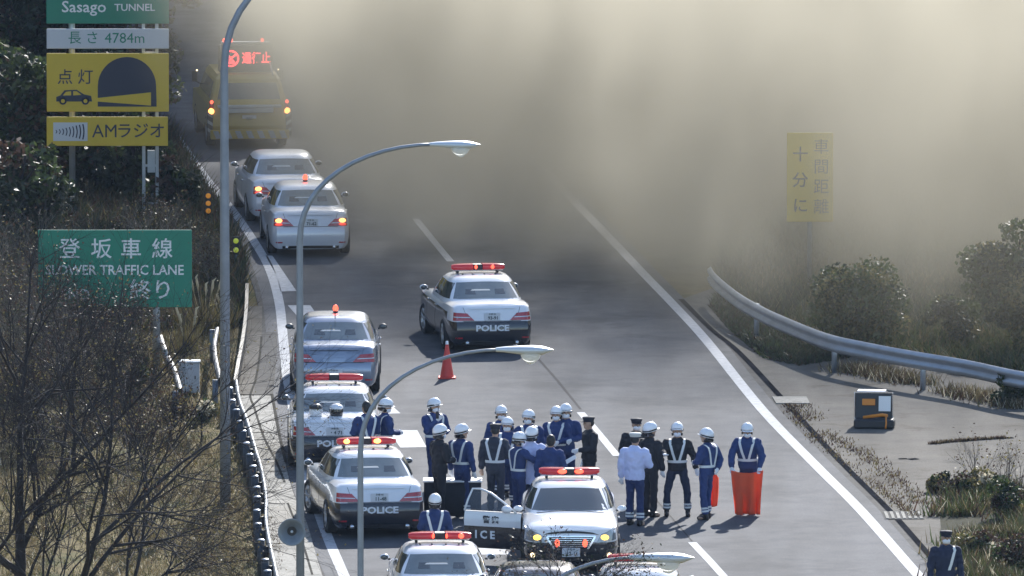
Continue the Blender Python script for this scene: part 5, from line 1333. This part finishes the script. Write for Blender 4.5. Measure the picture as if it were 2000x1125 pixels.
# right bank
RP = [(1395, 555), (1440, 585), (1500, 610), (1640, 660), (1800, 697), (2040, 740), (2100, 400), (1900, 300), (1420, 420)]
P_ = scatter(RP, 36000); tag(blades('bank_grass', P_, .30, [LF_D, GRS2, LF_G, GRS], rng.choice(4, len(P_), p=[.34, .26, .26, .14]), .018, .6), 'dark green grass on the bank behind the guard rail', 'grass', kind='stuff')
IP = [(1400, 575), (1480, 612), (1640, 672), (1660, 700), (1560, 715), (1490, 700), (1430, 650), (1385, 600)]
P_ = scatter(IP, 9000); tag(blades('ivy_cover', P_, .12, [LF_D, LF_G, LF_B], rng.choice(3, len(P_), p=[.6, .25, .15]), .022, .8), 'dark creeping plants under the guard rail bend', 'ground cover', kind='stuff')
def along(pts, n, sd, h, mats, pr, w=.014, nm='weeds', lab='', jit=.5):
    path = pathpx(pts); L = np.array([list(p) for p in path]); t = rng.uniform(0, len(L) - 1.001, n); i = t.astype(int); f = (t - i)[:, None]; P_ = L[i] * (1 - f) + L[i + 1] * f
    cl = np.array([mnoise.noise(Vector((a * 1.1, b * .5, 3))) for a, b in P_[:, :2]]); keep = cl > -jit * rng.random(n) + .0
    P_ = P_[keep]; P_[:, 0] += rng.normal(0, sd, len(P_)); P_[:, 2] = 0; return tag(blades(nm, P_, h, mats, rng.choice(len(mats), len(P_), p=pr), w, .45), lab, 'weeds', kind='stuff')
along([(1540, 790), (1575, 840), (1640, 895), (1700, 940), (1750, 980), (1790, 1010)], 1600, .09, .05, [LF_B, GRS, LF_Y], [.5, .35, .15], nm='edge_weeds', lab='brown weeds growing along the edge of the apron')
along([(1560, 790), (1620, 850), (1690, 890), (1745, 935), (1800, 985)], 1500, .15, .06, [LF_B, GRS, LF_Y], [.6, .25, .15], nm='crack_weeds', lab='dry weeds in the apron crack beside the drain', jit=.2)
along([(1820, 868), (1880, 862), (1960, 857)], 900, .04, .07, [LF_B, GRS], [.7, .3], nm='gap_weeds', lab='thin dry weeds in the apron joint')
along([(1640, 720), (1720, 735), (1850, 765), (2010, 800)], 5200, .25, .22, [GRS, LF_B, GRS2, LF_P], [.4, .3, .2, .1], nm='rail_weeds', lab='tan weeds at the foot of the guard rail')
along([(520, 1010), (540, 1060), (545, 1120)], 900, .05, .05, [LF_B, GRS], [.6, .4], nm='pavement_weeds', lab='dead leaves gathered on the left pavement edge')
along([(1870, 1010), (1930, 960), (2010, 1000), (2010, 1060), (1920, 1060), (1900, 1130), (2010, 1150)], 16000, .32, .30, [LF_G, GRS2, LF_B, GRS, LF_P], [.32, .22, .24, .17, .05], w=.018, nm='corner_weeds', lab='tangled weeds in the bottom right corner')
# bushes on the right, extra yellow leaves imitate their sunlit tops
leafy('round_bush', GF(1690, 690), 2.45, 1.25, 1.15, [LF_G, LF_D, LF_Y], [.46, .28, .26], 12000, .050, 'large rounded bush behind the guard rail below the yellow sign', 'bush', nb=60, zc=1.1, tr=.05)
leafy('tall_bush', GF(1985, 690), 3.2, 1.2, 1.5, [LF_G, LF_D, LF_Y], [.45, .3, .25], 9000, .06, 'taller bush at the right edge, half veiled by smoke', 'bush', nb=30, zc=1.5, tr=.05)
leafy('low_bush', GF(1865, 672), 1.1, .85, .55, [LF_G, LF_Y, LF_D], [.5, .2, .3], 3600, .05, 'low bush between the rounded bush and the right edge bush', 'bush', nb=14, zc=.5, tr=.03)
leafy('low_bush', GF(1990, 790), .75, .65, .38, [LF_G, LF_D, LF_Y], [.45, .45, .1], 2600, .045, 'low dark bush just below the right end of the guard rail', 'bush', nb=12, zc=.35, tr=.03)
for (x, y, r_, h_, lab) in ((1905, 975, .5, .75, 'leafy weed bush above the man in the corner'), (1965, 1010, .55, .95, 'leafy weed bush at the right edge beside the man'), (1920, 1090, .5, .7, 'leafy weed bush right behind the shoulder of the man in the corner'),
                          (1985, 1120, .6, .9, 'leafy weed bush in the very corner'), (1850, 960, .4, .45, 'small weed bush at the end of the drain grate'), (1960, 1200, .7, 1.0, 'weed bush cut by the bottom edge in the right corner')):
    leafy('weed_bush', GF(x, y), h_, r_, h_ * .5, [LF_G, LF_B, LF_D, LF_Y, LF_P], [.36, .2, .26, .12, .06], 2200, .038, lab, 'bush', 'weed bushes in the right corner', nb=12, zc=h_ * .45, tr=.02)
for (x, y, h_, lab) in ((1900, 965, 1.5, 'tall bare stalk shrub left of the right edge over the apron'), (1955, 960, 1.3, 'bare stalk shrub near the right edge'), (1995, 985, 1.4, 'bare stalk shrub touching the right edge'), (1860, 975, .8, 'short bare stalks above the drain grate')):
    shrub_bare(x, y, h_, lab, 3, 120, [LF_B, LF_Y], 4, 2, 'bare stalk shrubs on the right', TWIG, .012)
# foreground tree whose top reaches into the bottom of the picture
yt = 182.0; pt = AT(1120, 1045, yt)
def fore():
    root = empty('foreground_tree', Vector((pt.x - .1, yt, 0))); tag(root, 'top of a foreground tree with brown leaves hanging before the front-facing patrol car', 'tree')
    b = MB().m(TWIG, True); H_ = pt.z - .88
    b.tube(smooth_path([(0, 0, -.1), (.15, 0, H_ * .5), (0, 0, H_)], 5), [.16 * (1 - .075 * i) for i in range(11)], 8); tips = []
    for i, (dx, L) in enumerate(((-1, .55), (1, .60), (-.5, .5), (.55, .55), (0, .45), (-1.6, .62), (1.6, .58), (-.8, .45), (1.1, .5), (-2.2, .5))):
        branchy(b, Vector((0, 0, H_ - .1 - abs(dx) * .05)), Vector((dx, random.uniform(-.4, .4), .8)).normalized(), L, .016, 4, tips, kids=3, ang=.6, droop=.07)
    b.build('branches', root)
    T = np.array([list(t) for t in tips]); n = 1700; P_ = T[rng.integers(0, len(T), n)] + rng.normal(size=(n, 3)) * .05
    quads('leaves', P_, .021, [LF_B, LF_D, TWIGL], rng.integers(0, 3, n), root)
fore()
# wooded slope above the tunnel, outside the picture: it shades the far road
P_ = np.stack([rng.uniform(-70, 70, 26000), rng.uniform(384, 450, 26000), np.zeros(26000)], 1); P_[:, 2] = [hgt(a, b) + rng.uniform(0, 3) for a, b in P_[:, :2]]
tag(quads('slope_wood', P_, .9, [LF_D, LF_G], rng.integers(0, 2, len(P_))), 'wood covering the slope above the tunnel', 'wood', kind='stuff')
print('LEAF TOTAL', sum(len(o.data.polygons) for o in bpy.data.objects if o.type == 'MESH'))

# ------------------------------------------------------------------ thin air haze round everything
hz = MB(); hz.box((0, 290, 62), (820, 716, 130)); hm = bpy.data.materials.new('haze'); hm.use_nodes = True
for n in list(hm.node_tree.nodes):
    if n.type == 'BSDF_PRINCIPLED': hm.node_tree.nodes.remove(n)
hv = hm.node_tree.nodes.new('ShaderNodeVolumePrincipled'); hv.inputs['Color'].default_value = (.50, .68, 1, 1); hv.inputs['Density'].default_value = .00004; hv.inputs['Anisotropy'].default_value = .2
hm.node_tree.links.new(hv.outputs[0], hm.node_tree.nodes['Material Output'].inputs['Volume'])
tag(hz.build('haze', material=hm), kind='stuff')
